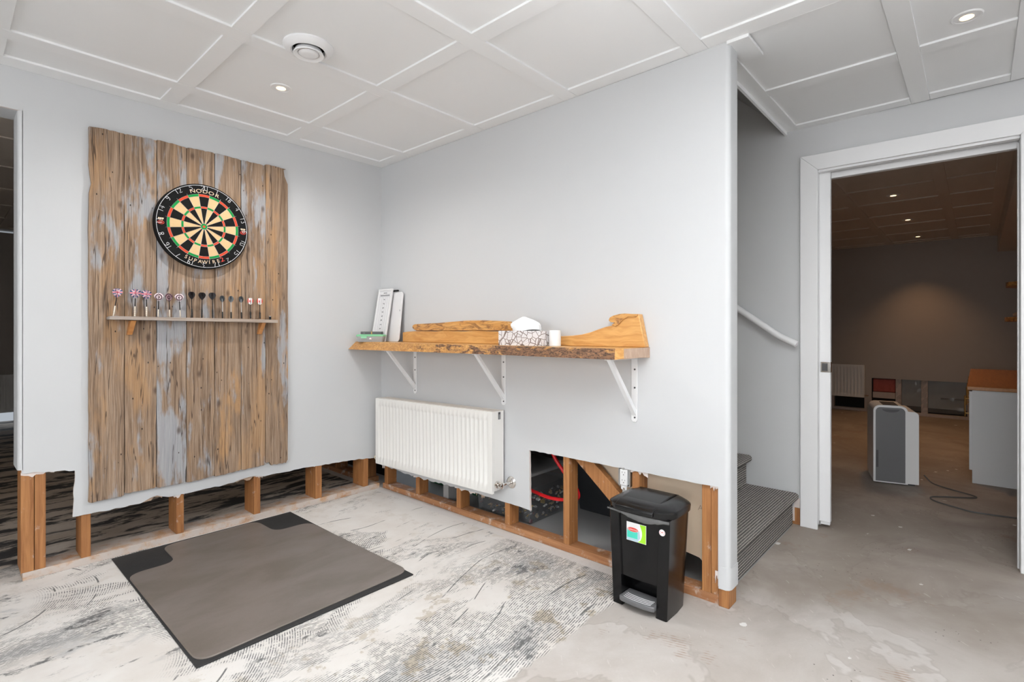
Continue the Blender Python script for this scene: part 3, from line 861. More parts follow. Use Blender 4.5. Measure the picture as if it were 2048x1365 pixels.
# ---- far room
FX = 6.50
wfr = MB()
wfr.box((FX, -2.07, 0.19), (FX + 0.013, 0.0, H)).box((FX, -4.0, 0.47), (FX + 0.013, -2.07, H)).box((FX, -2.07, 0.0), (FX + 0.013, -2.012, 0.19)).box((FX, -1.55, 0.0), (FX + 0.013, 0.0, 0.19))
wfr = struct(wfr.build('wall_far', 'wall_dimlit'))
MB().box((FX + 0.014, -4.0, 0.0), (FX + 0.09, 0.0, 0.037)).build('bottom_plate', 'fstud', wfr)
for y0, y1 in [(-2.395, -2.335), (-2.672, -2.605), (-3.10, -3.06), (-2.012, -1.984), (-1.62, -1.585)]:
    MB().box((FX + 0.014, y0, 0.0375), (FX + 0.09, y1, 0.9)).build('stud', 'fstud', wfr)
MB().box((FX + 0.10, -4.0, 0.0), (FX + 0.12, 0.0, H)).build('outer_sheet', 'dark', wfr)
MB().box((FX + 0.02, -2.33, 0.285), (FX + 0.085, -2.08, 0.46)).build('pink_insulation', 'pink', wfr, bevel=0.015)
MB().box((FX + 0.02, -2.33, 0.20), (FX + 0.06, -2.08, 0.28)).build('noggin', 'fstud', wfr)
MB().box((FX + 0.05, -2.60, 0.12), (FX + 0.095, -2.40, 0.50)).build('insulation_board', 'foam', wfr)
MB().box((FX + 0.05, -3.055, 0.11), (FX + 0.095, -2.675, 0.50)).build('insulation_board', 'foam', wfr)
MB().box((FX + 0.04, -3.055, 0.235), (FX + 0.075, -2.80, 0.255)).build('pipe_run', 'charcoal', wfr)
# crinkled vapour film over the opening
mb = MB(); rnd = random.Random(4)
nx, nz = 26, 10
vs = [(FX + 0.008 + 0.010 * rnd.random(), -2.34 - 0.72 * i / nx, 0.06 + 0.42 * j / nz) for j in range(nz + 1) for i in range(nx + 1)]
mb.add(vs, [(j * (nx + 1) + i, j * (nx + 1) + i + 1, (j + 1) * (nx + 1) + i + 1, (j + 1) * (nx + 1) + i) for j in range(nz) for i in range(nx)])
mb.build('vapour_film', 'film2', wfr, smooth=10)
struct(MB().box((1.33, -3.80, 0.0), (6.7, -3.75, H)).build('wall_far_right', 'wall_dimlit'))
struct(MB().box((1.30, -3.75, H - 0.20), (6.55, -3.335, H + 0.02)).build('trim_7', 'ceil_dimlit'))
struct(MB().box((1.33, -0.2, 0.0), (6.7, -0.15, H)).build('wall_far_left', 'wall_dimlit'))
struct(MB().box((-3.6, 5.4, 0.30), (0.0, 5.45, H)).build('wall_back_room_end', 'wall_dimlit'))
struct(MB().box((-3.65, WA, 0.0), (-3.6, 5.45, H)).build('wall_back_room_left', 'wall_dimlit'))


# ---- recessed lights
def downlight(x, y, label, power, tilt=0.0, r=0.048, tint=(1.0, 0.80, 0.58), cone=130, group='recessed ceiling lights', z=H + DROP):
    t = thing('recessed_light', (x, y, z), label, 'ceiling light', group)
    MB().lathe((x, y, z), (0, 0, -1), [(r, 0.0), (r, 0.002), (r * 0.93, 0.005), (r * 0.80, 0.0045), (r * 0.78, 0.0035), (r * 0.46, 0.0040), (0.001, 0.0040)], 40).build('bezel', 'trim', t)
    MB().lathe((x, y, z), (0, 0, -1), [(r * 0.44, 0.0042), (r * 0.43, 0.0052), (r * 0.3, 0.0058), (0.001, 0.0058)], 28).build('lens', 'lamp', t)
    l = bpy.data.lights.new('recessed_light_beam', 'SPOT')
    l.energy = power; l.color = tint; l.spot_size = R(cone); l.spot_blend = 0.8; l.shadow_soft_size = 0.03
    o = bpy.data.objects.new('recessed_light_beam', l)
    COL.objects.link(o); o.parent = t; o.location = (0, 0, -0.012)
    return t


downlight(-1.012, -0.667, 'round white recessed ceiling light glowing above the dartboard wall', 40, tint=(1.0, 0.97, 0.93), cone=165)
downlight(0.438, -3.128, 'round white recessed ceiling light glowing in the hall before the doorway', 4)
downlight(3.40, -2.615, 'nearest of the three small lit recessed lights in the far room ceiling', 25, r=0.05, tint=(1.0, 0.56, 0.26), cone=92)
downlight(4.71, -2.61, 'middle of the three small lit recessed lights in the far room ceiling', 25, r=0.05, tint=(1.0, 0.56, 0.26), cone=92)
downlight(6.01, -2.605, 'farthest of the three small lit recessed lights in the far room ceiling', 19, r=0.05, tint=(1.0, 0.56, 0.26), cone=92)
downlight(-1.70, 1.62, 'recessed light behind the dart wall glinting on the wall end', 9, tint=(1.0, 0.66, 0.38))

# ---- ceiling vent
t = thing('ceiling_vent', (-1.097, -1.112, H + DROP), 'round white ceiling air vent with a domed centre disc', 'vent')
MB().lathe((-1.097, -1.112, H + DROP), (0, 0, -1), [(0.098, 0.0), (0.098, 0.006), (0.088, 0.018), (0.070, 0.024), (0.064, 0.020), (0.062, 0.0)], 48, cap=False).build('rim', 'trim', t)
MB().lathe((-1.097, -1.112, H + DROP), (0, 0, -1), [(0.064, 0.001), (0.001, 0.001)], 32).build('throat', 'dark', t)
MB().lathe((-1.097, -1.112, H + DROP), (0, 0, -1), [(0.050, 0.014), (0.059, 0.032), (0.058, 0.036), (0.042, 0.030), (0.042, 0.014)], 48, cap=False).build('inner_ring', 'trim', t)
MB().lathe((-1.097, -1.112, H + DROP), (0, 0, -1), [(0.012, 0.002), (0.012, 0.022), (0.0395, 0.024), (0.0400, 0.030), (0.034, 0.035), (0.02, 0.0375), (0.001, 0.038)], 48).build('disc', 'trim', t)

# ------------------------------------------------------------------ staircase
t = thing('staircase', (0.65, -2.36, 0.0), 'grey carpeted stairs rising behind the radiator wall beside the door', 'stairs')
for k in range(6):
    xr = 1.203 - 0.036 * (0.252 * k + 0.32) - 0.004
    y0 = -2.362 + 0.252 * k
    z0, z1 = 0.180 * k, 0.180 * (k + 1)
    # riser, then tread with rounded nosing
    MB().box((0.107, y0, z0 + (0.001 if k == 0 else 0.006)), (xr, y0 + 0.03, z1 - 0.034)).build('riser', 'carpet', t, bevel=0.004)
    pr = [(y0 + 0.275, z1 + 0.006), (y0 + 0.275, z1 - 0.034), (y0 - 0.012, z1 - 0.034)] + [(y0 - 0.012 - 0.020 * math.sin(a), z1 - 0.014 - 0.020 * math.cos(a)) for a in [R(x) for x in range(0, 181, 20)]]
    MB().prism(pr, 0, 0.107, xr).build('tread', 'carpet', t)

# handrail on the hall wall
t = thing('handrail', (1.14, -2.39, 1.04), 'white sloping handrail fixed to the grey wall above the stairs', 'handrail')
MB().tube([(1.140, -2.395, 1.043), (1.140, -2.30, 1.090), (1.140, -1.55, 1.63)], 0.019, 14, sub=1).build('rail', 'trim', t)
for y, z in ((-1.95, 1.342), (-1.65, 1.558)):
    MB().tube([(1.140, y, z - 0.018), (1.150, y, z - 0.05), (1.188, y, z - 0.055)], 0.007, 8).build('rail_bracket', 'trim', t)

# ------------------------------------------------------------------ barnwood panel
t = thing('plank_panel', (-1.158, 0.0, 0.30), 'weathered barnwood plank panel hung on the left wall behind the dartboard', 'wall panel')
XB = [-1.636, -1.498, -1.363, -1.228, -1.091, -0.953, -0.816, -0.682]
TOP = [(2.094, 2.097), (2.095, 2.100), (2.104, 2.098), (2.099, 2.103), (2.104, 2.100), (2.101, 2.098), (2.108, 2.106)]
BOT = [(0.300, 0.304), (0.312, 0.314), (0.310, 0.313), (0.306, 0.318), (0.310, 0.322), (0.318, 0.326), (0.332, 0.328)]
TINT = [(0.15, 0.55), (0.0, 0.65), (0.75, 0.35), (0.25, 0.30), (0.10, 0.95), (0.45, 0.55), (0.05, 0.75)]
for i in range(7):
    rnd = random.Random(100 + i)
    x0, x1 = XB[i] + 0.0012, XB[i + 1] - 0.0012
    n = 40
    za, zb = BOT[i]; ta, tb = TOP[i]

    def wob(z, s):
        return 0.0022 * mnoise.noise(Vector((z * 5.0, i * 3.1 + s, 0.5))) + 0.0012 * mnoise.noise(Vector((z * 23.0, i * 7.1 + s, 2.5)))
    left = []
    right = []
    for k in range(n + 1):
        f = k / n
        z = za + 0.006 + (ta - za - 0.010) * f
        e = wob(z, 0.0)
        if i == 0 and 1.78 < z < 1.88:      # bitten edge around a knot
            e += 0.009 * math.sin((z - 1.78) / 0.10 * math.pi)
        left.append((x0 + e, z))
        z = zb + 0.006 + (tb - zb - 0.010) * f
        e = wob(z, 9.0)
        if i == 6:
            if z > 2.03: e -= 0.020 * min(1, (z - 2.03) / 0.01) * (1 if z < 2.08 else 1.3)
        if i == 2 and z < 0.40: e -= 0.008 * min(1, (0.40 - z) / 0.05)
        right.append((x1 + e, z))
    bottom = [(x0 + (x1 - x0) * k / 12, za + (zb - za) * k / 12 + 0.004 * rnd.random()) for k in range(1, 12)]
    if i == 6:
        bottom = [(x, z - (0.014 if x > -0.785 else -0.004)) for x, z in bottom]
    top = [(x1 - (x1 - x0) * k / 12, tb + (ta - tb) * k / 12 - 0.004 * rnd.random()) for k in range(1, 12)]
    o = MB().prism(bottom + right + top + left[::-1], 1, -0.0265 + 0.0015 * rnd.random(), -0.003).build('plank', 'barn', t, bevel=0.0012)
    o.color = (TINT[i][0], TINT[i][1], rnd.random(), 1)
MB().box((-1.60, -0.0028, 0.55), (-0.72, -0.0003, 0.62)).build('rear_batten', 'barn2', t)

# ------------------------------------------------------------------ dartboard
BX, BZ, BY = -1.157, 1.679, -0.066
t = thing('dartboard', (BX, -0.027, BZ - 0.226), 'round black, cream, red and green dartboard on the barnwood panel', 'dartboard')
MB().lathe((BX, -0.028, BZ), (0, -1, 0), [(0.2235, 0.0), (0.2262, 0.002), (0.2262, 0.036), (0.2235, 0.0380), (0.001, 0.0380)], 96).build('body', 'sisal_b', t)


def ringseg(r0, r1, a0, a1, y, n=6):
    """annular sector, angles in degrees clockwise from the top"""
    out = [(BX + r * math.sin(R(a)), BZ + r * math.cos(R(a))) for r, seq in ((r1, [a0 + (a1 - a0) * k / n for k in range(n + 1)]), (r0, [a1 - (a1 - a0) * k / n for k in range(n + 1)])) for a in seq]
    return MB().prism(out, 1, y, -0.0662)


for k in range(20):
    a0, a1 = 18 * k - 9, 18 * k + 9
    dk = k % 2 == 0
    ringseg(0.0162, 0.0970, a0, a1, -0.0666).build('scoring_segment', 'sisal_b' if dk else 'sisal_c', t)
    ringseg(0.0970, 0.1075, a0, a1, -0.0667).build('scoring_segment', 'sisal_r' if dk else 'sisal_g', t)
    ringseg(0.1075, 0.1598, a0, a1, -0.0666).build('scoring_segment', 'sisal_b' if dk else 'sisal_c', t)
    ringseg(0.1598, 0.1725, a0, a1, -0.0667).build('scoring_segment', 'sisal_r' if dk else 'sisal_g', t)
ringseg(0.0064, 0.0160, 0, 360, -0.0669, 32).build('outer_bull', 'sisal_g', t)
MB().lathe((BX, -0.0662, BZ), (0, -1, 0), [(0.0064, 0.0), (0.0064, 0.0009), (0.001, 0.0010)], 24).build('inner_bull', 'sisal_r', t)
mb = MB()
for k in range(20):
    a = R(18 * k + 9)
    d = Vector((math.sin(a), 0, math.cos(a)))
    c = Vector((BX, -0.0672, BZ))
    mb.cyl(c + d * 0.016, c + d * 0.181, 0.00055, n=6)
for r in (0.0160, 0.0970, 0.1075, 0.1598, 0.1725):
    pts = [(BX + r * math.sin(R(a)), -0.0672, BZ + r * math.cos(R(a))) for a in range(0, 361, 6)]
    mb.tube(pts, 0.00045, 6, sub=1)
mb.build('wire_spider', 'steel', t)
NUM = {'0': [[(0, 0), (1, 0), (1, 2), (0, 2), (0, 0)]], '1': [[(0.5, 0), (0.5, 2)]], '2': [[(0, 1.7), (0.3, 2), (0.8, 2), (1, 1.6), (0.9, 1.1), (0, 0), (1, 0)]],
       '3': [[(0, 2), (0.9, 2), (0.45, 1.15), (0.95, 0.8), (0.9, 0.2), (0.5, 0), (0, 0.15)]], '4': [[(0.75, 0), (0.75, 2), (0, 0.7), (1, 0.7)]],
       '5': [[(1, 2), (0.1, 2), (0.05, 1.15), (0.6, 1.25), (1, 0.85), (0.9, 0.2), (0.5, 0), (0, 0.15)]], '6': [[(0.9, 1.9), (0.4, 1.9), (0.05, 1.2), (0.05, 0.3), (0.4, 0), (0.9, 0.2), (0.95, 0.75), (0.5, 1.05), (0.08, 0.8)]],
       '7': [[(0, 2), (1, 2), (0.35, 0)]], '8': [[(0.5, 1.05), (0.1, 1.4), (0.15, 1.85), (0.5, 2), (0.85, 1.85), (0.9, 1.4), (0.5, 1.05), (0.05, 0.65), (0.1, 0.15), (0.5, 0), (0.9, 0.15), (0.95, 0.65), (0.5, 1.05)]],
       '9': [[(0.92, 1.2), (0.5, 0.95), (0.1, 1.2), (0.08, 1.7), (0.5, 2), (0.9, 1.75), (0.92, 0.9), (0.7, 0.1), (0.2, 0.05)]]}
mb = MB()
RW = 0.2185
mb.tube([(BX + RW * math.sin(R(a)), -0.0678, BZ + RW * math.cos(R(a))) for a in range(0, 361, 4)], 0.0011, 6, sub=1)
for k, s in enumerate('20 1 18 4 13 6 10 15 2 17 3 19 7 16 8 11 14 9 12 5'.split()):
    a = R(18 * k)
    er, et = Vector((math.sin(a), 0, math.cos(a))), Vector((math.cos(a), 0, -math.sin(a)))
    h, wd, gap = 0.0120, 0.0125, 0.0045
    tot = len(s) * wd + (len(s) - 1) * gap
    for j, ch in enumerate(s):
        for pl in NUM[ch]:
            pts = [Vector((BX, -0.0682, BZ)) + er * (0.1955 + y * h * 0.92) + et * (-tot / 2 + j * (wd + gap) + x * wd) for x, y in pl]
            mb.tube(pts, 0.0012, 5, sub=1)
mb.build('number_ring', 'wire', t)


def arc_text(s, size, rc, a_mid, flip, mat, name, sp, y=-0.0672, squash=1.0, wide=1.35):
    mb = MB()
    n = len(s)
    for j, ch in enumerate(s):
        a = a_mid + (j - (n - 1) / 2) * sp * (-1 if flip else 1)
        vs, fs = glyphs(ch, size)
        er, et = Vector((math.sin(R(a)), 0, math.cos(R(a)))), Vector((math.cos(R(a)), 0, -math.sin(R(a))))
        if flip:
            er, et = -er, -et
        c = Vector((BX + rc * math.sin(R(a)), y, BZ + rc * math.cos(R(a))))
        mb.add([c + et * p[0] * wide + er * p[1] * squash for p in vs], fs)
    return mb.build(name, mat, t)


arc_text('NODOR', 0.0270, 0.1880, 1.5, False, 'pcream', 'brand_lettering', 9.2)
arc_text('SUPAWIRE', 0.0265, 0.1905, 182.5, True, 'pcream', 'brand_lettering', 6.9, wide=1.08)
arc_text('2', 0.0330, 0.1905, 152, True, 'pred', 'brand_lettering', 6.0)
for s in (-1, 1):          # the little crest on either side
    mb = MB()
    cx = BX + s * 0.198
    for j in (-1, 0, 1):
        mb.lathe((cx + j * 0.0085, -0.0668, BZ + 0.0145), (0, -1, 0), [(0.0042, 0.0), (0.001, 0.0002)], 10)
        mb.prism([(cx + j * 0.0085 - 0.0008, BZ + 0.012), (cx + j * 0.0085 + 0.0008, BZ + 0.012), (cx + j * 0.004 + 0.0008, BZ - 0.001), (cx + j * 0.004 - 0.0008, BZ - 0.001)], 1, -0.0669, -0.0662)
    mb.build('crest_print', 'pcream', t)
    mb = MB()
    pts = [(cx + 0.014 * math.cos(R(a)), -0.0668, BZ - 0.006 + 0.0085 * math.sin(R(a))) for a in range(0, 361, 20)]
    mb.tube(pts, 0.0013, 5, sub=1)
    mb.prism([(cx - 0.009, BZ - 0.0085), (cx + 0.009, BZ - 0.0085), (cx + 0.008, BZ - 0.004), (cx - 0.008, BZ - 0.004)], 1, -0.0669, -0.0662)
    mb.build('crest_print', 'pred', t)

# ------------------------------------------------------------------ dart rack and darts
t = thing('dart_rack', (-1.17, -0.027, 1.10), 'narrow grey weathered wood dart rack below the dartboard', 'shelf')
MB().prism([(-1.570, 1.174), (-0.771, 1.166), (-0.771, 1.184), (-1.0, 1.187), (-1.56, 1.190), (-1.570, 1.186)], 1, -0.090, -0.0275).build('rack_board', 'barn2', t, bevel=0.002)
for x, dx in ((-1.482, -0.010), (-0.855, -0.014)):
    MB().loft([[(x + dx + a * 0.022, b, 1.100) for a, b in ((0, -0.045), (1, -0.045), (1, -0.028), (0, -0.028))],
               [(x + a * 0.022, b, 1.170) for a, b in ((0, -0.078), (1, -0.078), (1, -0.028), (0, -0.028))]]).build('rack_bracket', M['ctop'], t, bevel=0.001)

KITE = [(-0.45, 0.35), (-0.5, 0.10), (-0.36, -0.18), (-0.06, -0.5), (0.06, -0.5), (0.36, -0.18), (0.5, 0.10), (0.45, 0.35), (0.22, 0.5), (-0.22, 0.5)]
SLIM = [(-0.42, 0.32), (-0.5, 0.0), (-0.34, -0.3), (-0.06, -0.5), (0.06, -0.5), (0.34, -0.3), (0.5, 0.0), (0.42, 0.32), (0.2, 0.5), (-0.2, 0.5)]


def dart(xb, xt, ztop, style, label, turn=0.0):
    z0 = 1.1885
    yb = -0.064
    t = thing('dart', (xb, yb, z0), label, 'dart', 'darts standing in the rack')
    base = Vector((xb, yb, z0)); tip = Vector((xt, yb - 0.004, ztop))
    d = (tip - base).normalized(); L = (tip - base).length
    fh, fw, bl = {'flag': (0.044, 0.047, 0.052), 'ring': (0.040, 0.041, 0.040), 'dark': (0.040, 0.036, 0.050), 'slim': (0.036, 0.029, 0.036), 'leaf': (0.038, 0.032, 0.040)}[style]
    bm_ = {'flag': 'dartmetal', 'ring': 'dartmetal', 'dark': 'dartblack', 'slim': 'dartblack', 'leaf': 'dartblack'}[style]
    br = 0.0046 if style in ('flag', 'leaf') else (0.0042 if style != 'ring' else 0.0034)
    pr = [(0.001, 0.0), (br * 0.8, 0.002), (br, 0.006)]
    for q in range(4):
        pr += [(br, 0.008 + bl * 0.2 * q), (br * 0.84, 0.010 + bl * 0.2 * q), (br, 0.012 + bl * 0.2 * q)]
    pr += [(br * 0.7, bl), (0.001, bl + 0.001)]
    MB().lathe(base, d, pr, 12).build('barrel', bm_, t)
    MB().cyl(base + d * bl, base + d * (L - fh * 0.45), 0.0024, 0.0019, 8).build('shaft', 'fdark' if style != 'slim' else 'steel', t)
    fm = {'flag': 'flag', 'ring': 'ringa', 'dark': 'fdark', 'slim': 'fgrey', 'leaf': 'pwhite'}[style]
    if style == 'ring' and turn > 0: fm = 'ringb'
    u = Vector((math.cos(R(turn)), math.sin(R(turn)), 0)); w = d.cross(u).normalized()
    c = base + d * (L - fh * 0.5)
    out = KITE if style in ('flag', 'dark', 'ring') else SLIM
    for a, b in ((u, w), (w, u)):
        f1 = [c + a * (p[0] * fw) + d * (p[1] * fh) - b * 0.0004 for p in out]
        f2 = [c + a * (p[0] * fw) + d * (p[1] * fh) + b * 0.0004 for p in out]
        fl = MB().loft([f1, f2]).build('flight', fm, t, origin=c)
        if style == 'leaf' and a is u:
            lf = [(0, 0.30), (0.10, 0.14), (0.22, 0.18), (0.16, -0.02), (0.26, -0.02), (0.10, -0.16), (0.03, -0.14), (0.03, -0.28), (-0.03, -0.28), (-0.03, -0.14), (-0.10, -0.16), (-0.26, -0.02), (-0.16, -0.02), (-0.22, 0.18), (-0.10, 0.14)]
            q1 = [c + a * (p[0] * fw) + d * (p[1] * fh) - b * 0.0007 for p in lf]
            q2 = [c + a * (p[0] * fw) + d * (p[1] * fh) + b * 0.0007 for p in lf]
            MB().loft([q1, q2]).build('leaf_print', 'pred', fl)
            for sx in (-1, 1):
                sd = [(sx * 0.30, 0.44), (sx * 0.43, 0.32), (sx * 0.50, 0.0), (sx * 0.36, -0.27), (sx * 0.30, -0.30)]
                q1 = [c + a * (p[0] * fw) + d * (p[1] * fh) - b * 0.0006 for p in sd]
                q2 = [c + a * (p[0] * fw) + d * (p[1] * fh) + b * 0.0006 for p in sd]
                MB().loft([q1, q2]).build('side_band', 'pred', fl)


DARTS = [(-1.549, -1.532, 1.324, 'flag', 'leaning dart with red, white and blue cross-flag flight, leftmost in the rack', 50),
         (-1.464, -1.462, 1.324, 'flag', 'upright dart with red, white and blue cross-flag flight, second from the left', 0),
         (-1.415, -1.417, 1.321, 'flag', 'upright dart with cross-flag flight next to the pale pink ringed dart', 8),
         (-1.366, -1.364, 1.311, 'ring', 'dart with a pale pink ringed flight beside the cross-flag darts', -25),
         (-1.315, -1.320, 1.311, 'ring', 'dart with dark ringed flight between the two pale ringed darts', 20),
         (-1.267, -1.275, 1.312, 'ring', 'dart with a pale ringed flight next to the plain black darts', -10),
         (-1.214, -1.217, 1.326, 'dark', 'leftmost of the three darts with plain black round flights', 10),
         (-1.167, -1.167, 1.325, 'dark', 'middle of the three darts with plain black round flights', 0),
         (-1.114, -1.118, 1.327, 'dark', 'rightmost of the three darts with plain black round flights', -5),
         (-1.064, -1.068, 1.313, 'slim', 'leftmost of the three short darts with slim slate-grey flights', 10),
         (-1.020, -1.023, 1.313, 'slim', 'middle of the three short darts with slim slate-grey flights', 50),
         (-0.965, -0.970, 1.314, 'slim', 'rightmost of the three short darts with slim slate-grey flights', 10),
         (-0.916, -0.919, 1.307, 'leaf', 'black dart with red maple leaf flight beside the slate-grey darts', 0),
         (-0.864, -0.867, 1.308, 'leaf', 'black dart with red maple leaf flight, rightmost in the rack', 0)]
for a in DARTS:
    dart(*a)
t = thing('dart_sharpener', (-0.806, -0.062, 1.186), 'tiny black ribbed cylinder at the right end of the dart rack', 'tool')
MB().lathe((-0.806, -0.062, 1.1855), (0, 0, 1), [(0.007, 0), (0.007, 0.004), (0.0062, 0.005), (0.007, 0.006), (0.007, 0.010), (0.0062, 0.011), (0.007, 0.012), (0.007, 0.018)], 16).build('body', 'black', t)
MB().lathe((-0.806, -0.062, 1.2036), (0, 0, 1), [(0.005, 0), (0.005, 0.003), (0.001, 0.003)], 12).build('cap', 'steel', t)

# ------------------------------------------------------------------ live-edge shelf
SZ0, SZ1 = 1.001, 1.046
t = thing('live_edge_shelf', (0.0, -1.04, 0.705), 'live-edge maple shelf with bark edge on white brackets above the radiator', 'shelf')


def front(y, top):
    b = -0.268 + 0.006 * mnoise.noise(Vector((y * 4, 0.3, 0))) + 0.004 * mnoise.noise(Vector((y * 17, 0.3, 4)))
    if y > -0.25: b += 0.006 * (y + 0.25) / 0.25
    lean = 0.050 * max(0.0, 1 + y / 0.9) + 0.006
    return b + (lean + 0.005 * mnoise.noise(Vector((y * 21, 3.3, 4))) if top else 0.0)


N = 150
ys = [-0.002 - 2.050 * k / N for k in range(N + 1)]
mb = MB()
rows = []
for y in ys:
    fb, ft = front(y, False), front(y, True)
    tl = 0.006 * max(0, -y - 1.0)
    zb, zt = SZ0 - 0.006 + 0.006 * min(1, -y / 1.2), SZ1
    mid = (fb + ft) / 2 - 0.004 * abs(mnoise.noise(Vector((y * 26, 8, 1))))
    rows.append([(-0.001, y, zt), (-0.001, y, zb), (fb, y, zb), (mid, y, (zb + zt) / 2), (ft, y, zt)])
vs = [p for r in rows for p in r]
fs, mi = [], []
for k in range(N):
    for j in range(5):
        a, b = k * 5 + j, k * 5 + (j + 1) % 5
        fs.append((a, b, b + 5, a + 5)); mi.append(1 if j in (2, 3) else 0)
mb.add(vs, [], 0)
mb.f += fs; mb.mi += mi
mb.f.append((0, 1, 2, 3, 4)); mb.mi.append(0)
e0 = len(mb.v)
yE = -2.074
last = N * 5
mb.v += [Vector((-0.001, yE, SZ1)), Vector((-0.001, yE, SZ0)), Vector((-0.228, yE, SZ0 + 0.004)), Vector((-0.228, yE, (SZ0 + SZ1) / 2)), Vector((-0.228, yE, SZ1))]
for j in range(5):
    a, b = j, (j + 1) % 5
    mb.f.append((last + a, last + b, e0 + b, e0 + a)); mb.mi.append(0)
mb.f.append((e0 + 4, e0 + 3, e0 + 2, e0 + 1, e0)); mb.mi.append(2)
mb.build('slab', ['maple', 'edge', 'endgrain'], t, smooth=50)
low = [(-0.306, SZ1 + 0.0005), (-0.306, 1.110), (-0.36, 1.114), (-0.45, 1.118)] + [(-0.45 - 0.9 * k / 10, 1.120 - 0.002 * (k % 3)) for k in range(1, 10)] + \
      [(-1.36, 1.112), (-1.47, 1.096), (-1.607, 1.093), (-1.68, 1.096), (-1.737, 1.102), (-1.79, 1.114), (-1.828, 1.126), (-1.87, 1.138), (-1.898, 1.143), (-1.918, 1.150), (-1.912, 1.158), (-1.896, 1.161),
       (-1.889, 1.170), (-1.896, 1.182), (-1.915, 1.190), (-1.945, 1.196), (-1.973, 1.198), (-2.01, 1.195), (-2.040, 1.194), (-2.072, SZ1 + 0.0005)]
MB().prism(low, 0, -0.040, -0.002, 0, 0).build('backboard', ['maple'], t, smooth=50, bevel=0.003)
upb = [(-0.447, 1.1205), (-0.425, 1.127), (-0.408, 1.136), (-0.403, 1.146), (-0.410, 1.158), (-0.43, 1.163), (-0.55, 1.166), (-0.657, 1.168), (-0.80, 1.175), (-0.92, 1.180), (-1.055, 1.180), (-1.18, 1.175), (-1.254, 1.171), (-1.258, 1.160), (-1.341, 1.158), (-1.358, 1.140), (-1.352, 1.1205)]
MB().prism(upb, 0, -0.036, -0.004).build('live_edge_strip', 'burl', t, smooth=50, bevel=0.004)
burl = [(-1.889, 1.168), (-1.896, 1.182), (-1.915, 1.190), (-1.945, 1.196), (-1.973, 1.198), (-2.01, 1.195), (-2.040, 1.194), (-2.030, 1.180), (-1.99, 1.182), (-1.965, 1.170), (-1.945, 1.150), (-1.925, 1.140), (-1.905, 1.148), (-1.92, 1.156), (-1.900, 1.160)]
MB().prism(burl, 0, -0.046, -0.0402).build('burl_edge', 'burl', t, smooth=50, bevel=0.002)
for yc in (-0.394, -1.190, -2.000):
    zt = SZ0 - 0.0065 + 0.006 * min(1, -yc / 1.2)
    b = MB().prism([(yc - 0.015, zt), (yc - 0.015, 0.716), (yc - 0.008, 0.706), (yc + 0.008, 0.706), (yc + 0.015, 0.716), (yc + 0.015, zt)], 0, -0.006, -0.0005).build('bracket', 'trim', t, bevel=0.001)
    MB().box((-0.235, yc - 0.015, zt - 0.006), (-0.0065, yc + 0.015, zt)).build('arm', 'trim', b, bevel=0.001)
    MB().loft([[(-0.007, yc - 0.010, 0.735), (-0.007, yc + 0.010, 0.735), (-0.007, yc + 0.010, 0.765), (-0.007, yc - 0.010, 0.765)],
               [(-0.224, yc - 0.010, zt - 0.0065), (-0.224, yc + 0.010, zt - 0.0065), (-0.204, yc + 0.010, zt - 0.0065), (-0.204, yc - 0.010, zt - 0.0065)]]).build('strut', 'trim', b)
    for z in (0.945, 0.862, 0.727):
        MB().cyl((-0.0062, yc - 0.003, z), (-0.0085, yc - 0.003, z), 0.0042, n=10).build('screw', 'charcoal', b)

# ------------------------------------------------------------------ things on the shelf
ZS = SZ1 + 0.0004
t = thing('dart_scoreboard', (-0.09, -0.115, ZS), 'tall narrow white dart scoreboard leaning in the corner on the shelf', 'scoreboard')


def lean_board(y0, y1, x0, x1, h, th):
    """corner points of a board leaning from x0 (foot) to x1 (head)"""
    a = math.atan2(x1 - x0, h)
    def P(u, v, d):      # u 0..1 right, v height along the board, d out of the face
        return Vector((x0 + v * math.sin(a) - d * math.cos(a), y0 + (y1 - y0) * u, ZS + v * math.cos(a) + d * math.sin(a)))
    return P


P = lean_board(-0.032, -0.192, -0.094, -0.030, 0.362, 0.01)
Lb = 0.366


def pbox(mb, P, u0, u1, v0, v1, d0, d1):
    return mb.loft([[P(u0, v0, d), P(u1, v0, d), P(u1, v1, d), P(u0, v1, d)] for d in (d0, d1)])


pbox(MB(), P, 0.0, 1.0, 0.0, Lb, 0.0, 0.006).build('board', 'wboard', t)
fr = pbox(MB(), P, 0, 0.06, 0, Lb, 0.0061, 0.011); pbox(fr, P, 0.94, 1, 0, Lb, 0.0061, 0.011); pbox(fr, P, 0.0605, 0.9395, Lb - 0.010, Lb, 0.0061, 0.011); pbox(fr, P, 0.0605, 0.9395, 0, 0.010, 0.0061, 0.011)
fr.build('frame', 'white', t)
mb = MB()
for u in (0.14, 0.30, 0.42, 0.58, 0.70, 0.86):
    pbox(mb, P, u, u + 0.008, 0.03, Lb - 0.055, 0.0061, 0.0064)
for v in (Lb - 0.018, Lb - 0.036, Lb - 0.054):
    pbox(mb, P, 0.10, 0.90, v, v + 0.0013, 0.0061, 0.0064)
mb.build('ruled_lines', 'inkpale', t)
mb = MB(); rnd = random.Random(3)
for k in range(10):
    v = Lb - 0.075 - k * 0.029
    for q in range(3):
        u0 = 0.445 + 0.035 * q
        pbox(mb, P, u0, u0 + 0.02, v - 0.005 * rnd.random(), v + 0.002 + 0.005 * rnd.random(), 0.0061, 0.0066)
for q in range(5):
    pbox(mb, P, 0.38 + 0.05 * q, 0.41 + 0.05 * q, Lb - 0.031, Lb - 0.025, 0.0061, 0.0066)
for q in range(11):
    pbox(mb, P, 0.16 + 0.063 * q, 0.20 + 0.063 * q, Lb - 0.049, Lb - 0.042 + 0.002 * rnd.random(), 0.0061, 0.0066)
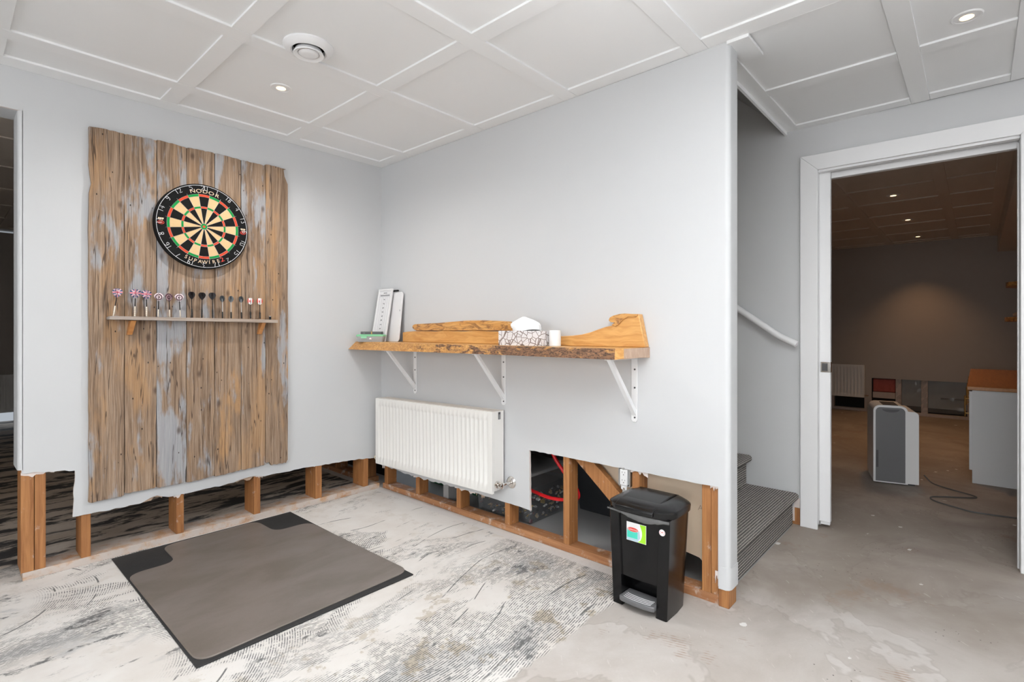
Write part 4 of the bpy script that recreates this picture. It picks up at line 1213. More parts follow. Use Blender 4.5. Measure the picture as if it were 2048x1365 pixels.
mb.build('score_marks', 'ink', t)
t = thing('whiteboard', (-0.05, -0.225, ZS), 'plain white rounded dry-erase board leaning behind the dart scoreboard', 'board')
P2 = lean_board(-0.095, -0.286, -0.050, -0.014, 0.336, 0.008)
c_ = [(0.08, 0.0), (0.92, 0.0), (1.0, 0.016), (1.0, 0.322), (0.92, 0.337), (0.08, 0.337), (0.0, 0.322), (0.0, 0.016)]
MB().loft([[P2(u, v, d) for u, v in c_] for d in (0.0, 0.007)]).build('board', 'wboard', t, bevel=0.0015)
c2 = [(0.5 + (u - 0.5) * 0.90, 0.1685 + (v - 0.1685) * 0.94) for u, v in c_]
MB().loft([[P2(u, v, d) for u, v in c2] for d in (0.0071, 0.0078)]).build('writing_face', 'wboard', t)
pbox(MB(), P2, 0.90, 0.92, 0.205, 0.217, 0.0079, 0.0083).build('ink_mark', 'ink', t)
t = thing('marker_pen', (-0.026, -0.215, 1.39), 'black marker pen lying across the tops of the two white boards', 'marker')
MB().cyl((-0.0235, -0.145, 1.392), (-0.0225, -0.232, 1.3925), 0.0068, n=14).build('barrel', 'black', t, bevel=0.001)
MB().cyl((-0.0225, -0.2322, 1.3925), (-0.0224, -0.240, 1.3925), 0.0055, 0.003, n=14).build('cap_tip', 'black', t)

# green-lidded clear box with a black case on it, turned to face the room
gc = Vector((-0.178, -0.150, ZS)); gu = Vector((0.64, -0.768, 0)).normalized(); gw = Vector((0.768, 0.64, 0)).normalized()


def G(a, b, z):
    p = gc + gu * a + gw * b
    return Vector((p.x, p.y, ZS + z))


def rrect(F, a, b, r, z, n=4):
    out = []
    for (sx, sy, st) in ((1, 1, 0), (-1, 1, 90), (-1, -1, 180), (1, -1, 270)):
        for k in range(n + 1):
            q = R(st + 90 * k / n)
            out.append(F(sx * (a - r) + r * math.cos(q), sy * (b - r) + r * math.sin(q), z))
    return out


t = thing('lidded_box', gc, 'small clear plastic box with translucent green lid at the shelf corner', 'box')
MB().loft([rrect(G, 0.082, 0.028, 0.008, 0.0), rrect(G, 0.090, 0.034, 0.010, 0.036)]).build('tub', 'clear', t)
MB().loft([rrect(G, 0.080, 0.026, 0.008, 0.001), rrect(G, 0.084, 0.029, 0.008, 0.020)]).build('contents', 'charcoal', t)
MB().lathe(G(0.004, -0.026, 0.014), (0, 0, 1), [(0.001, 0), (0.009, 0.002), (0.010, 0.008), (0.006, 0.014), (0.001, 0.015)], 14).build('pink_item', M['ringa'], t)
MB().loft([rrect(G, 0.093, 0.036, 0.010, 0.0362), rrect(G, 0.094, 0.037, 0.010, 0.044), rrect(G, 0.084, 0.030, 0.008, 0.050)]).build('lid', 'green', t)
pbx = MB().loft([[G(a, b, z) for a, b in ((-0.058, -0.0372), (-0.020, -0.0372), (-0.020, -0.0362), (-0.058, -0.0362))] for z in (0.024, 0.0362)])
pbx.build('lid_clip', 'green', t)
t = thing('dart_case', (gc.x, gc.y, ZS + 0.0505), 'flat black case with a yellow band on top of the green-lidded box', 'case')
MB().loft([[G(a, b, z) for a, b in ((-0.066, -0.020), (0.074, -0.020), (0.074, 0.020), (-0.066, 0.020))] for z in (0.0505, 0.068)]).build('body', 'charcoal', t, bevel=0.001)
MB().loft([[G(a, b, z) for a, b in ((0.004, -0.0206), (0.011, -0.0206), (0.011, 0.0206), (0.004, 0.0206))] for z in (0.0505, 0.0684)]).build('band', 't_yel', t)
vs, fs = glyphs('nor', 0.009)
MB().add([G(-0.042 + a, -0.0204, 0.0592 + b) for a, b, c in vs], fs).build('faint_lettering', 'inkpale', t)

# tissue box
TB = Vector((-0.150, -1.478, ZS))
t = thing('tissue_box', TB, 'white tissue box printed with outlined leaves on the shelf', 'tissue box')
MB().box((-0.205, -1.617, ZS), (-0.095, -1.341, ZS + 0.0735)).build('carton', 'leafp', t, bevel=0.0012)
MB().prism([(-0.15 + 0.03 * math.cos(R(a)), -1.478 + 0.075 * math.sin(R(a))) for a in range(0, 360, 15)], 2, ZS + 0.0736, ZS + 0.0741).build('slot', 'charcoal', t)
# pulled-up tissue: crumpled cone
rings = []
rnd = random.Random(9)
for k in range(9):
    f = k / 8
    prof_r = [0.070, 0.075, 0.077, 0.075, 0.068, 0.056, 0.041, 0.024, 0.006][k]
    ring = []
    for j in range(28):
        a = 2 * math.pi * j / 28
        wv = 1 + 0.12 * math.sin(3 * a + 1.3) + 0.10 * math.sin(5 * a + f * 4) + 0.10 * mnoise.noise(Vector((math.cos(a) * 2, math.sin(a) * 2, f * 3)))
        ring.append((-0.15 + 0.45 * prof_r * wv * math.cos(a), -1.476 + 1.18 * prof_r * wv * math.sin(a) + 0.022 * (f - 0.5), ZS + 0.0742 + 0.0700 * f ** 0.9 + (0.006 * math.sin(2 * a) * (1 - f))))
    rings.append(ring)
MB().loft(rings).build('tissue', 'tissue', t, smooth=24)
# white candle-like cylinder
t = thing('white_canister', (-0.14, -1.651, ZS), 'small plain white cylinder beside the tissue box on the shelf', 'canister')
MB().lathe((-0.14, -1.652, ZS), (0, 0, 1), [(0.027, 0.0), (0.0285, 0.002), (0.0285, 0.071), (0.0270, 0.0735)], 36).build('body', 'white', t)
MB().lathe((-0.14, -1.652, ZS + 0.0736), (0, 0, 1), [(0.0272, 0.0), (0.0262, 0.0022), (0.001, 0.0024)], 36).build('lid', 'white', t)


# ------------------------------------------------------------------ radiators
def radiator(name, label, F, wlen, h, depth, n, group, grille=True):
    """F(a, d, z): a along the front from the left, d out from the wall, z up"""
    t = thing(name, F(wlen / 2, 0, 0), label, 'radiator', group)
    rows = [(0.0, 0), (0.038, 0), (0.052, 1), (h - 0.056, 1), (h - 0.042, 0), (h, 0)]
    cols = []
    m0 = 0.028
    pitch = (wlen - 2 * m0) / n
    cols.append((0.0, 0))
    for k in range(n):
        a = m0 + pitch * k
        for f, v in ((0.0, 0), (0.18, 0), (0.32, 1), (0.78, 1), (0.92, 0)):
            cols.append((a + f * pitch, v))
    cols.append((wlen - m0, 0)); cols.append((wlen, 0))
    nc = len(cols)
    vs = [F(a, depth - 0.0125 * v * r, z) for z, r in rows for a, v in cols]
    fs = [(i * nc + j, i * nc + j + 1, (i + 1) * nc + j + 1, (i + 1) * nc + j) for i in range(len(rows) - 1) for j in range(nc - 1)]
    o = len(vs)
    vs += [F(0, depth - 0.016, 0), F(wlen, depth - 0.016, 0), F(wlen, depth - 0.016, h), F(0, depth - 0.016, h)]
    b0, b1, t0, t1 = 0, nc - 1, (len(rows) - 1) * nc, len(rows) * nc - 1
    fs += [tuple(range(nc - 1, -1, -1)) + (o, o + 1), tuple(range(t0, t1 + 1)) + (o + 2, o + 3), (o, o + 3) + tuple(r * nc for r in range(len(rows) - 1, -1, -1)), tuple(r * nc + nc - 1 for r in range(len(rows))) + (o + 2, o + 1), (o + 3, o + 2, o + 1, o)]
    MB().add(vs, fs).build('front_panel', 'rad', t, smooth=55)

    def fb(a0, a1, d0, d1, z0, z1):
        return MB().loft([[F(a, d, z) for a, d in ((a0, d0), (a1, d0), (a1, d1), (a0, d1))] for z in (z0, z1)])
    fb(0.01, wlen - 0.01, 0.012, 0.020, 0.02, h - 0.02).build('rear_panel', 'rad', t)
    fb(wlen - 0.002, wlen, 0.014, depth - 0.0165, 0.012, h).build('side_cover', 'rad', t, bevel=0.0005)
    fb(0.0, 0.002, 0.014, depth - 0.0165, 0.012, h).build('side_cover', 'rad', t, bevel=0.0005)
    if grille:
        g = fb(0, wlen, 0.013, 0.018, h - 0.003, h + 0.001)
        q = lambda a0, a1, d0, d1, z0, z1, m: m.loft([[F(a, d, z) for a, d in ((a0, d0), (a1, d0), (a1, d1), (a0, d1))] for z in (z0, z1)])
        q(0, wlen, depth - 0.0215, depth - 0.0165, h - 0.003, h + 0.001, g)
        q(0, wlen, (depth) / 2 - 0.001, depth / 2 + 0.004, h - 0.003, h + 0.0005, g)
        k = 0.0
        while k < wlen:
            q(k, k + 0.006, 0.0182, depth - 0.0217, h - 0.003, h, g)
            k += 0.0125
        g.build('top_grille', 'radtop', t)
        fb(0.03, wlen - 0.03, 0.030, 0.050, 0.03, h - 0.02).build('convector', 'rad', t)
    return t, fb


def FR(a, d, z):
    y = -0.090 - a
    return Vector((-0.0 - d, y, 0.213 + 0.0175 * a + z))


t, fb = radiator('panel_radiator', 'white ribbed panel radiator on the wall below the wooden shelf', FR, 1.110, 0.446, 0.106, 30, None)
fb(1.1102, 1.1112, 0.040, 0.058, 0.400, 0.440).build('maker_clip', 'charcoal', t, bevel=0.0004)
fb(1.1113, 1.1120, 0.043, 0.055, 0.402, 0.428).build('clip_badge', 'grey', t, bevel=0.0003)
for a in (0.2, 0.9):
    fb(a, a + 0.03, 0.0008, 0.012, 0.06, 0.40).build('wall_bracket', 'rad', t)
# lockshield valve and chrome wall collar at the right, thermostatic head at the left
vp = FR(1.110, 0.075, 0.048)
vv = MB().lathe(vp, (0, -1, 0), [(0.014, 0.0), (0.014, 0.006), (0.020, 0.008), (0.020, 0.020), (0.013, 0.022), (0.013, 0.030)], 16).build('valve', 'chrome', t)
MB().lathe(vp + Vector((0.0, -0.031, 0)), (0, -1, 0), [(0.016, 0.0), (0.018, 0.006), (0.016, 0.018), (0.007, 0.024)], 16).build('valve_cap', 'chrome', vv)
pe = Vector((-0.002, vp.y - 0.047, vp.z + 0.004))
MB().tube([vp + Vector((0.006, -0.030, 0)), vp + Vector((0.03, -0.040, 0.002)), (-0.012, pe.y, pe.z)], 0.0085, 12).build('valve_tail', 'chrome', vv)
MB().lathe((-0.0008, pe.y, pe.z), (-1, 0, 0), [(0.033, 0.0), (0.033, 0.002), (0.029, 0.007), (0.020, 0.011), (0.010, 0.012)], 32).build('wall_collar', 'chrome', vv)
th = MB().lathe((-0.062, -0.0865, 0.236), (0, 1, 0), [(0.012, 0.0), (0.012, 0.010), (0.016, 0.012), (0.0175, 0.020), (0.0175, 0.050), (0.014, 0.060), (0.001, 0.061)], 20).build('thermostat_head', 'cream', t)
MB().box((-0.080, -0.062, 0.230), (-0.0790, -0.045, 0.244)).build('dial_window', 'grey', th)


def FF(a, d, z):
    return Vector((FX - d, -1.05 - a, 0.20 + z))


t, fb = radiator('panel_radiator', 'ribbed panel radiator on the far room end wall beside the cut opening', FF, 0.945, 0.448, 0.08, 22, None, False)
fb(0.9455, 0.99, 0.04, 0.055, 0.02, 0.035).build('valve', 'chrome', t)


def FL(a, d, z):
    return Vector((-2.50 + a, 5.40 - d, 0.16 + z))


t, fb = radiator('panel_radiator', 'ribbed panel radiator in the dim back room seen left of the dart wall', FL, 1.25, 0.445, 0.08, 28, None, False)

# ------------------------------------------------------------------ mats
t = tag(MB().box((-1.546, -1.236, 0.0005), (-0.660, -0.008, 0.0055)).build('rubber_mat', 'rubber', bevel=0.001), 'thin black rubber floor mat underneath the grey chair mat', 'mat')
pts = []


def fil(pts, r, n=6):
    out = []
    m = len(pts)
    for i in range(m):
        p0, p, p1 = Vector(pts[i - 1]), Vector(pts[i]), Vector(pts[(i + 1) % m])
        a = p + (p0 - p).normalized() * r
        b = p + (p1 - p).normalized() * r
        for k in range(n + 1):
            f = k / n
            q = a.lerp(p, f).lerp(p.lerp(b, f), f)
            out.append((q.x, q.y))
    return out


om = fil([(-1.538, -1.218), (-0.652, -1.196), (-0.668, -0.268), (-0.862, -0.262), (-0.868, -0.022), (-1.342, -0.030), (-1.346, -0.282), (-1.541, -0.282)], 0.065)
t = thing('chair_mat', (-1.10, -0.62, 0.006), 'T-shaped grey-brown vinyl chair mat on the floor below the dartboard', 'mat')
mid = Vector((-1.1, -0.7))
sh = [((Vector(p) - mid) * 0.992 + mid) for p in om]
MB().loft([[(p[0], p[1], 0.0058) for p in om], [(p[0], p[1], 0.0075) for p in om], [(p[0], p[1], 0.0098) for p in sh]]).build('sheet', 'vinyl', t, smooth=20)

# ------------------------------------------------------------------ pedal bin
t = thing('pedal_bin', (-0.14, -2.152, 0.0), 'black plastic step-on bin standing against the radiator wall', 'bin')


def binring(z, wf, xf, xb, inset):
    """horizontal outline: two front posts, slightly sunk front panel, rounded back"""
    yc = -2.153
    h = wf / 2
    o = [(xf + 0.004, yc + h), (xf, yc + h - 0.004), (xf, yc + h - 0.044), (xf + inset, yc + h - 0.048)]
    for k in range(1, 6):
        f = k / 6
        o.append((xf + inset - 0.006 * math.sin(f * math.pi), yc + (h - 0.048) * (1 - 2 * f)))
    o += [(xf + inset, yc - h + 0.048), (xf, yc - h + 0.044), (xf, yc - h + 0.004), (xf + 0.004, yc - h)]
    o += [(xf + 0.09, yc - h - 0.001), (xb - 0.045, yc - h + 0.004)]
    for a in range(15, 90, 20):
        o.append((xb - 0.045 + 0.045 * math.sin(R(a)), yc - h + 0.049 - 0.045 * math.cos(R(a))))
    for a in range(80, 10, -20):
        o.append((xb - 0.045 + 0.045 * math.sin(R(a)), yc + h - 0.049 + 0.045 * math.cos(R(a))))
    o += [(xb - 0.045, yc + h - 0.004), (xf + 0.09, yc + h + 0.001)]
    return [(x, y, z) for x, y in o]


def lerp(a, b, f):
    return a + (b - a) * f


rings = []
for z in (0.125, 0.20, 0.30, 0.392):
    f = z / 0.392
    rings.append(binring(z, lerp(0.236, 0.266, f), -0.250 - 0.004 * f, lerp(-0.055, -0.035, f), 0.007))
body = MB().loft(rings)
# lower part: same outline with a deep recess for the pedal between the front posts
yc = -2.153
low = []
for z in (0.001, 0.125):
    f = z / 0.392
    low.append(binring(z, lerp(0.236, 0.266, f), -0.250 - 0.004 * f, lerp(-0.055, -0.035, f), 0.075))
body.loft(low)
body.build('body', 'black', t, smooth=40)


def lidring(z, g, bow):
    """lid outline grown by g; front edge bowed outwards"""
    xf, xb, h = -0.262 - g, -0.030 + g * 0.5, 0.142 + g
    o = []
    for k in range(0, 13):
        f = k / 12
        o.append((xf - bow * math.sin(f * math.pi) + bow * 0.3 + (0.020 * (abs(f - 0.5) * 2) ** 6), yc + h * 0.97 * (1 - 2 * f)))
    o += [(xf + 0.06, yc - h), (-0.12, yc - h - 0.001)]
    for a in range(0, 91, 18):
        o.append((xb - 0.07 + 0.07 * math.sin(R(a)), yc - h + 0.07 - 0.07 * math.cos(R(a))))
    for a in range(90, -1, -18):
        o.append((xb - 0.07 + 0.07 * math.sin(R(a)), yc + h - 0.07 + 0.07 * math.cos(R(a))))
    o += [(-0.12, yc + h + 0.001), (xf + 0.06, yc + h)]
    return [(x, y, z) for x, y in o]


lid = MB().loft([lidring(0.3935, 0.0, 0.022), lidring(0.3935 + 0.022, 0.002, 0.022), lidring(0.421, -0.003, 0.020), lidring(0.432, -0.022, 0.016), lidring(0.436, -0.045, 0.01)]).build('lid', 'blackdusty', t, smooth=50)
# raised middle panel of the lid
pr = []
for k, (x, z) in enumerate([(-0.2835, 0.400), (-0.2825, 0.416), (-0.264, 0.427), (-0.20, 0.438), (-0.13, 0.443), (-0.07, 0.441), (-0.035, 0.430), (-0.035, 0.408)]):
    pr.append((x, z))
MB().prism(pr, 1, yc + 0.092, yc - 0.075).build('lid_panel', 'blackdusty', lid, smooth=50, bevel=0.004)
pd = MB().loft([[(x, yc + y, z) for x, y in ((-0.268 - 0.014 * math.cos(R(a)), 0.076 * math.sin(R(a))) for a in range(-90, 91, 15))] + [(-0.19, yc + 0.074, z), (-0.19, yc - 0.074, z)] for z in (0.030, 0.050)]).build('pedal', 'greyd', t, bevel=0.004)
for k in range(4):
    MB().tube([(-0.262 + 0.011 * k - 0.010 * math.cos(R(a)), yc + 0.060 * math.sin(R(a)), 0.0505) for a in range(-80, 81, 20)], 0.0012, 6, sub=1).build('tread_line', 'white', pd)
# liner peeping out under the lid
rnd = random.Random(8)
bag = []
for zz, g in ((0.3928, 0.002), (0.382, 0.004), (0.372, 0.001)):
    bag.append([(-0.264 - g - 0.012 * math.sin(k / 24 * math.pi) + 0.003 * rnd.random(), yc + 0.135 * (1 - 2 * k / 24), zz - (0.020 * max(0, 1 - abs(k / 24 - 0.62) / 0.45) - 0.012) * (0 if zz > 0.39 else (1 if zz < 0.38 else 0.5)) + 0.004 * rnd.random() * (zz < 0.38)) for k in range(25)])
mb = MB()
vs = [p for r in bag for p in r]
mb.add(vs, [(i * 25 + j, i * 25 + j + 1, (i + 1) * 25 + j + 1, (i + 1) * 25 + j) for i in range(2) for j in range(24)])
mb.build('liner', 'film', t, smooth=15)
# stickers on the front
FXB = -0.2530


def stk(pts, d, name, mat, par, x=FXB):
    return MB().prism([(p[0], p[1]) for p in pts], 0, x - d - 0.0004, x - d).build(name, mat, par)


sk = stk([(-2.101, 0.276), (-2.187, 0.276), (-2.187, 0.350), (-2.101, 0.350)], 0.0, 'sticker', 'pwhite', t)
stk([(-2.150, 0.2775)] + [(-2.158 - 0.012 * math.sin(R(a)), 0.2775 + 0.071 * a / 180) for a in range(20, 180, 20)] + [(-2.160, 0.3485), (-2.1855, 0.3485), (-2.1855, 0.2775)], 0.0005, 'lime_area', 'plime', sk)
stk([(-2.1025, 0.2775), (-2.150, 0.2775), (-2.162, 0.295), (-2.158, 0.322), (-2.1025, 0.322)], 0.0005, 'teal_area', 'pblue', sk)
stk([(-2.104, 0.288), (-2.150, 0.288), (-2.150, 0.318), (-2.104, 0.318)], 0.0009, 'text_area', 'pteal', sk)
stk([(-2.130 + 0.0255 * math.cos(R(a)), 0.3225 + 0.0095 * math.sin(R(a))) for a in range(0, 360, 15)], 0.0013, 'logo_border', 'pwhite', sk)
stk([(-2.130 + 0.0240 * math.cos(R(a)), 0.3225 + 0.0082 * math.sin(R(a))) for a in range(0, 360, 15)], 0.0017, 'logo_oval', 'pred', sk)
vs, fs = glyphs('Rubbermaid', 0.0092)
MB().add([(FXB - 0.0026, -2.130 - a * 0.95, 0.3225 + b) for a, b, c in vs], fs).build('logo_lettering', 'pwhite', sk)
rd = stk([(-2.2545 + 0.0125 * math.cos(R(a)), 0.3415 + 0.0125 * math.sin(R(a))) for a in range(0, 360, 15)], 0.0, 'round_sticker', 'pwhite', t, FXB - 0.0008)
for s in (-1, 1):
    MB().tube([(FXB - 0.0014, -2.2545 + s * 0.0092 * math.cos(R(a)), 0.3415 + 0.0092 * math.sin(R(a))) for a in range(-45, 46, 15)], 0.0007, 5, sub=1).build('red_arc', 'pred', rd)
lf = [(0, 0.30), (0.10, 0.14), (0.22, 0.18), (0.16, -0.02), (0.26, -0.02), (0.10, -0.16), (0.03, -0.14), (0.03, -0.28), (-0.03, -0.28), (-0.03, -0.14), (-0.10, -0.16), (-0.26, -0.02), (-0.16, -0.02), (-0.22, 0.18), (-0.10, 0.14)]
stk([(-2.2545 - p[0] * 0.012, 0.3425 + p[1] * 0.012) for p in lf], 0.0005, 'red_leaf', 'pred', rd, FXB - 0.0008)

# ------------------------------------------------------------------ outlet in its steel box
t = thing('wall_outlet', (0.03, -1.942, 0.40), 'white double wall outlet in an exposed steel box above the black bin', 'outlet')
MB().box((0.004, -1.9735, 0.402), (0.050, -1.9685, 0.486)).box((0.004, -1.9175, 0.402), (0.050, -1.9125, 0.486)).box((0.004, -1.9684, 0.402), (0.050, -1.9176, 0.406)).box((0.046, -1.9684, 0.4062), (0.050, -1.9176, 0.486)).build('steel_box', 'steel', t)
rc = MB().box((-0.004, -1.962, 0.408), (0.030, -1.924, 0.480)).build('receptacle', 'white', t, bevel=0.002)
for z in (0.462, 0.426):
    for dy, hh in ((-0.008, 0.004), (0.006, 0.005)):
        MB().box((-0.0046, -1.943 + dy - 0.0008, z - hh / 2 + 0.004), (-0.0041, -1.943 + dy + 0.0008, z + hh / 2 + 0.006)).build('slot', 'charcoal', rc)
    MB().cyl((-0.0041, -1.944, z - 0.006), (-0.0046, -1.944, z - 0.006), 0.0024, n=10).build('ground_hole', 'charcoal', rc)
MB().prism([(-1.958, 0.4075), (-1.958, 0.388), (-1.950, 0.386), (-1.948, 0.395), (-1.940, 0.395), (-1.938, 0.386), (-1.929, 0.388), (-1.929, 0.4075)], 0, 0.000, 0.0035).build('mounting_ears', 'white', t)
MB().cyl((0.0, -1.943, 0.484), (-0.005, -1.943, 0.484), 0.0055, n=12).build('screw', 'steel', t)
MB().box((0.010, -1.958, 0.335), (0.014, -1.930, 0.384)).build('strap', 'steel', t)

# ------------------------------------------------------------------ under the stairs
t = thing('red_pipe', (0.11, -1.45, 0.215), 'red flexible water pipe looping through the opening behind the stud', 'pipe')
MB().tube([(0.118, -1.40, 0.56), (0.112, -1.448, 0.452), (0.112, -1.518, 0.372), (0.114, -1.60, 0.295), (0.116, -1.605, 0.245), (0.112, -1.53, 0.222), (0.110, -1.43, 0.212), (0.110, -1.32, 0.222), (0.112, -1.20, 0.245), (0.115, -1.05, 0.30)], 0.0095, 12).build('pipe', 'red', t)


def tote(x0, x1, y0, y1, h, label, mat, lidmat, taper=0.02, contents=False, seed=1):
    t = thing('storage_tote', ((x0 + x1) / 2, (y0 + y1) / 2, 0), label, 'storage box', 'storage boxes under the stairs')
    def rr(z, g):
        return [(x0 + g, y0 + g, z), (x1 - g, y0 + g, z), (x1 - g, y1 - g, z), (x0 + g, y1 - g, z)]
    MB().loft([rr(0.002, taper), rr(h, 0)]).build('tub', mat, t, bevel=0.006)
    MB().loft([rr(h + 0.0005, -0.008), rr(h + 0.018, -0.008), rr(h + 0.026, 0.006)]).build('lid', lidmat, t, bevel=0.003)
    if contents:
        rnd = random.Random(seed)
        MB().loft([rr(0.006, taper + 0.02), rr(h * 0.72, 0.02)]).build('contents', 't_blk', t)
        for k in range(150):
            s = rnd.uniform(0.007, 0.020)
            side = rnd.random()
            z = 0.012 + rnd.random() * h * 0.60
            g = taper + 0.010 - taper * z / h
            if side < 0.6: c = Vector((x0 + g, rnd.uniform(y0 + 0.03, y1 - 0.03), z))
            else: c = Vector((rnd.uniform(x0 + 0.03, x1 - 0.03), y0 + g, z))
            rot = Matrix.Rotation(rnd.uniform(0, 3), 3, 'X') @ Matrix.Rotation(rnd.uniform(0, 3), 3, 'Z')
            dx, dy, dz = s * rnd.uniform(0.5, 1.6), s, s * 0.45
            if rnd.random() < 0.15: dx, dy, dz = 0.035, 0.004, 0.004
            lim = 0.006 / max(dx, dy, dz) if False else 1
            cs = [rot @ Vector((a * dx / 2, b * dy / 2, c_ * dz / 2)) for a in (-1, 1) for b in (-1, 1) for c_ in (-1, 1)]
            MB().add([c + q for q in cs], [(0, 1, 3, 2), (4, 6, 7, 5), (0, 4, 5, 1), (2, 3, 7, 6), (0, 2, 6, 4), (1, 5, 7, 3)]).build('toy_piece', rnd.choice(['t_yel', 't_grey', 't_grey', 't_red', 't_tan', 't_blk', 'white']), t)
    return t


tote(0.145, 0.50, -1.262, -0.80, 0.285, 'clear storage box of mixed small toy pieces under the stairs', 'clear2', 'clear', contents=True)
tote(0.30, 0.70, -0.70, -0.12, 0.28, 'dark green storage box in the gap below the radiator', 'toteg', 'totek')
tote(0.56, 1.0, -1.72, -1.28, 0.30, 'black storage box deep below the sloping brace', 'totek', 'totek')

# ------------------------------------------------------------------ far room
# dehumidifier, turned a little
dh0 = Vector((2.500, -2.585, 0.0)); dn = Vector((0.412, 0.098, 0)).normalized(); du = Vector((0.098, -0.412, 0)).normalized()


def DH(u_, n_, z):
    p = dh0 + du * u_ + dn * n_
    return Vector((p.x, p.y, z))


t = thing('dehumidifier', (2.62, -2.69, 0.0), 'white and grey portable dehumidifier on the far room floor', 'dehumidifier')


def dhp(pts, n0, n1):
    return MB().loft([[DH(a, n, z) for a, z in pts] for n in (n0, n1)])


WDH = 0.272


def rtop(a0, a1, z0, z1, r, n=6):
    out = [(a0, z0), (a1, z0)]
    out += [(a1 - r + r * math.cos(R(q)), z1 - r + r * math.sin(R(q))) for q in range(0, 91, 90 // n)]
    out += [(a0 + r + r * math.cos(R(q)), z1 - r + r * math.sin(R(q))) for q in range(90, 181, 90 // n)]
    return out


dhp(rtop(0.004, WDH, 0.014, 0.535, 0.030), 0.02, 0.40).build('body', 'white', t, smooth=50)
dhp(rtop(0.0, 0.205, 0.012, 0.575, 0.042), 0.0, 0.30).build('shell', 'white', t, smooth=50)
fp = dhp(rtop(0.014, 0.190, 0.020, 0.560, 0.030), -0.004, -0.0003).build('front_panel', M['greyd'], t, smooth=50)
dhp([(0.052, 0.548)] + [(0.104 - 0.052 * math.cos(R(a)), 0.548 - 0.022 * math.sin(R(a))) for a in range(15, 180, 15)] + [(0.156, 0.548)], -0.006, -0.0043).build('grip', 'charcoal', fp)
dhp([(0.016, 0.12), (0.030, 0.12), (0.030, 0.245), (0.016, 0.245)], -0.0055, -0.0043).build('tank_window', 'charcoal', fp)
for a, b in ((0.060, 0.150),):
    MB().loft([[DH(a, n, z) for n, z in ((0.01, 0.5752), (0.22, 0.5752), (0.22, 0.5785), (0.01, 0.5785))], [DH(b, n, z) for n, z in ((0.01, 0.5752), (0.22, 0.5752), (0.22, 0.5785), (0.01, 0.5785))]]).build('control_panel', 'charcoal', t)
dhp([(0.02, 0.001), (0.25, 0.001), (0.25, 0.0135), (0.02, 0.0135)], 0.03, 0.38).build('base', 'charcoal', t)
for a in (0.205,):
    dhp([(a, 0.02), (a + 0.002, 0.02), (a + 0.002, 0.53), (a, 0.53)], 0.017, 0.0198).build('seam', 'grey', t)
o = MB().tube([(2.78, -2.86, 0.05), (2.77, -2.90, 0.008), (2.70, -2.95, 0.006), (2.618, -3.053, 0.006), (2.555, -3.140, 0.006), (2.50, -3.135, 0.006), (2.40, -2.99, 0.006), (2.335, -2.925, 0.006), (2.25, -2.95, 0.006), (2.17, -3.07, 0.006), (2.14, -3.16, 0.006), (2.19, -3.40, 0.006), (2.3, -3.70, 0.006)], 0.0045, 8).build('power_cord', 'cord')
tag(o, 'grey power cord snaking over the far room floor from the dehumidifier', 'cord')

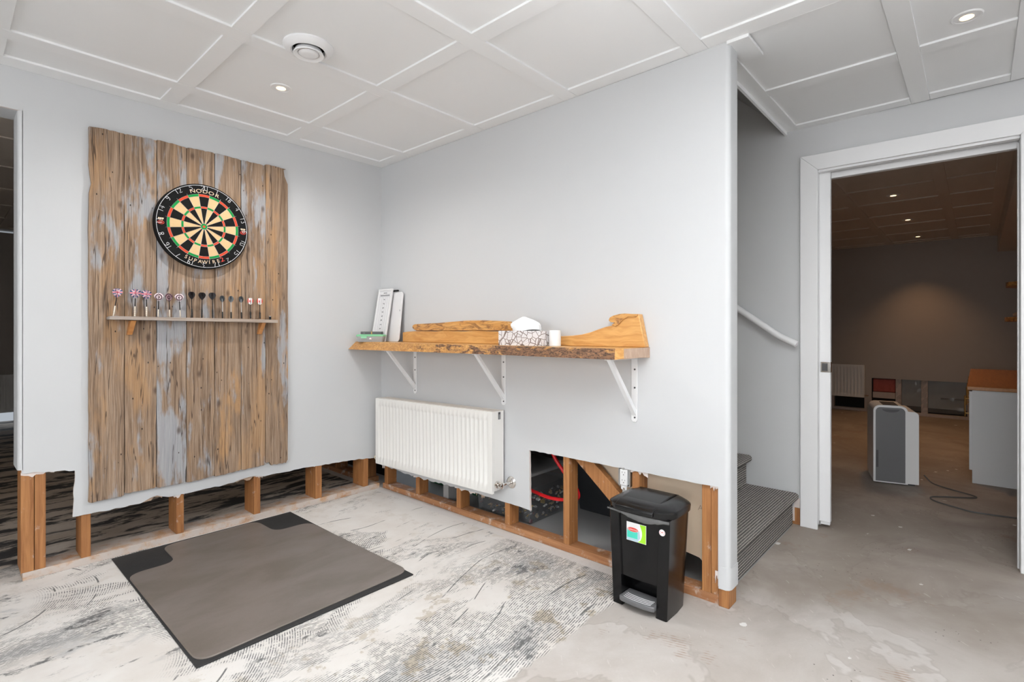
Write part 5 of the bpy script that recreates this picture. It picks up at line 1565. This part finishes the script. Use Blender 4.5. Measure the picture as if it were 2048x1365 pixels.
# counter against the right wall of the far room
t = thing('base_cabinet', (3.5, -3.42, 0.0), 'white laminate base cabinet on the right of the far room', 'cabinet')
MB().box((2.972, -3.745, 0.001), (2.99, -3.127, 0.684)).build('side_panel', 'cabinet', t, bevel=0.001)
MB().box((2.991, -3.745, 0.09), (5.30, -3.130, 0.684)).build('carcass', 'cabinet', t)
MB().box((3.03, -3.70, 0.001), (5.25, -3.19, 0.0895)).build('plinth', 'charcoal', t)
for k in range(5):
    d = MB().box((2.978 + 0.46 * k, -3.1295, 0.095), (3.432 + 0.46 * k, -3.110, 0.675)).build('cabinet_door', 'cabinet', t, bevel=0.002)
    xx = 3.40 + 0.46 * k if k else 3.06
    hd_ = MB().tube([(xx, -3.109, 0.500), (xx, -3.086, 0.500)], 0.004, 8, sub=1)
    hd_.tube([(xx, -3.109, 0.610), (xx, -3.086, 0.610)], 0.004, 8, sub=1).tube([(xx, -3.086, 0.478), (xx, -3.086, 0.632)], 0.005, 8, sub=1)
    hd_.build('handle', 'brass', d)
tag(MB().box((2.945, -3.745, 0.6845), (5.32, -3.098, 0.712)).build('counter_top', 'ctop', bevel=0.004), 'orange-brown wooden counter top on the white base cabinet', 'counter top')


# live-edge wall shelves on the right wall
def wshelf(x, z, label, k):
    t = thing('wall_shelf', (x, -3.56, z), label, 'shelf', 'small live-edge shelves on the far room right wall')
    rnd = random.Random(k)
    pts = [(x - 0.25, -3.749)] + [(x - 0.25 + 0.5 * j / 10, -3.33 - 0.03 * rnd.random() - 0.10 * (abs(j - 5) / 5) ** 2) for j in range(11)] + [(x + 0.25, -3.749)]
    MB().prism(pts, 2, z - 0.02, z + 0.02).build('slab', 'burl', t, smooth=50, bevel=0.004)
    MB().box((x - 0.02, -3.748, z - 0.14), (x + 0.0, -3.60, z - 0.0205)).build('bracket', 'charcoal', t)


wshelf(4.55, 1.225, 'lower wooden shelf jutting from the right wall of the far room', 1)
wshelf(4.55, 1.545, 'upper wooden shelf jutting from the right wall of the far room', 2)


def crumple(name, c, r, mat, label, cat, seed):
    rnd = random.Random(seed)
    rings = []
    for k in range(6):
        f = k / 5
        rr = r * [0.8, 1.0, 0.95, 0.7, 0.4, 0.12][k]
        rings.append([(c[0] + rr * math.cos(2 * math.pi * j / 12) * (0.8 + 0.4 * rnd.random()), c[1] + rr * math.sin(2 * math.pi * j / 12) * (0.8 + 0.4 * rnd.random()), c[2] + 0.0205 + r * 1.1 * f) for j in range(12)])
    tag(MB().loft(rings).build(name, mat, smooth=15), label, cat)


crumple('paper_parcel', (4.52, -3.45, 1.225), 0.055, 'paper', 'crumpled brown paper bundle on the lower far room shelf', 'parcel', 1)
crumple('plastic_bag', (4.55, -3.45, 1.545), 0.045, 'film', 'crinkled clear plastic bag on the upper far room shelf', 'bag', 2)
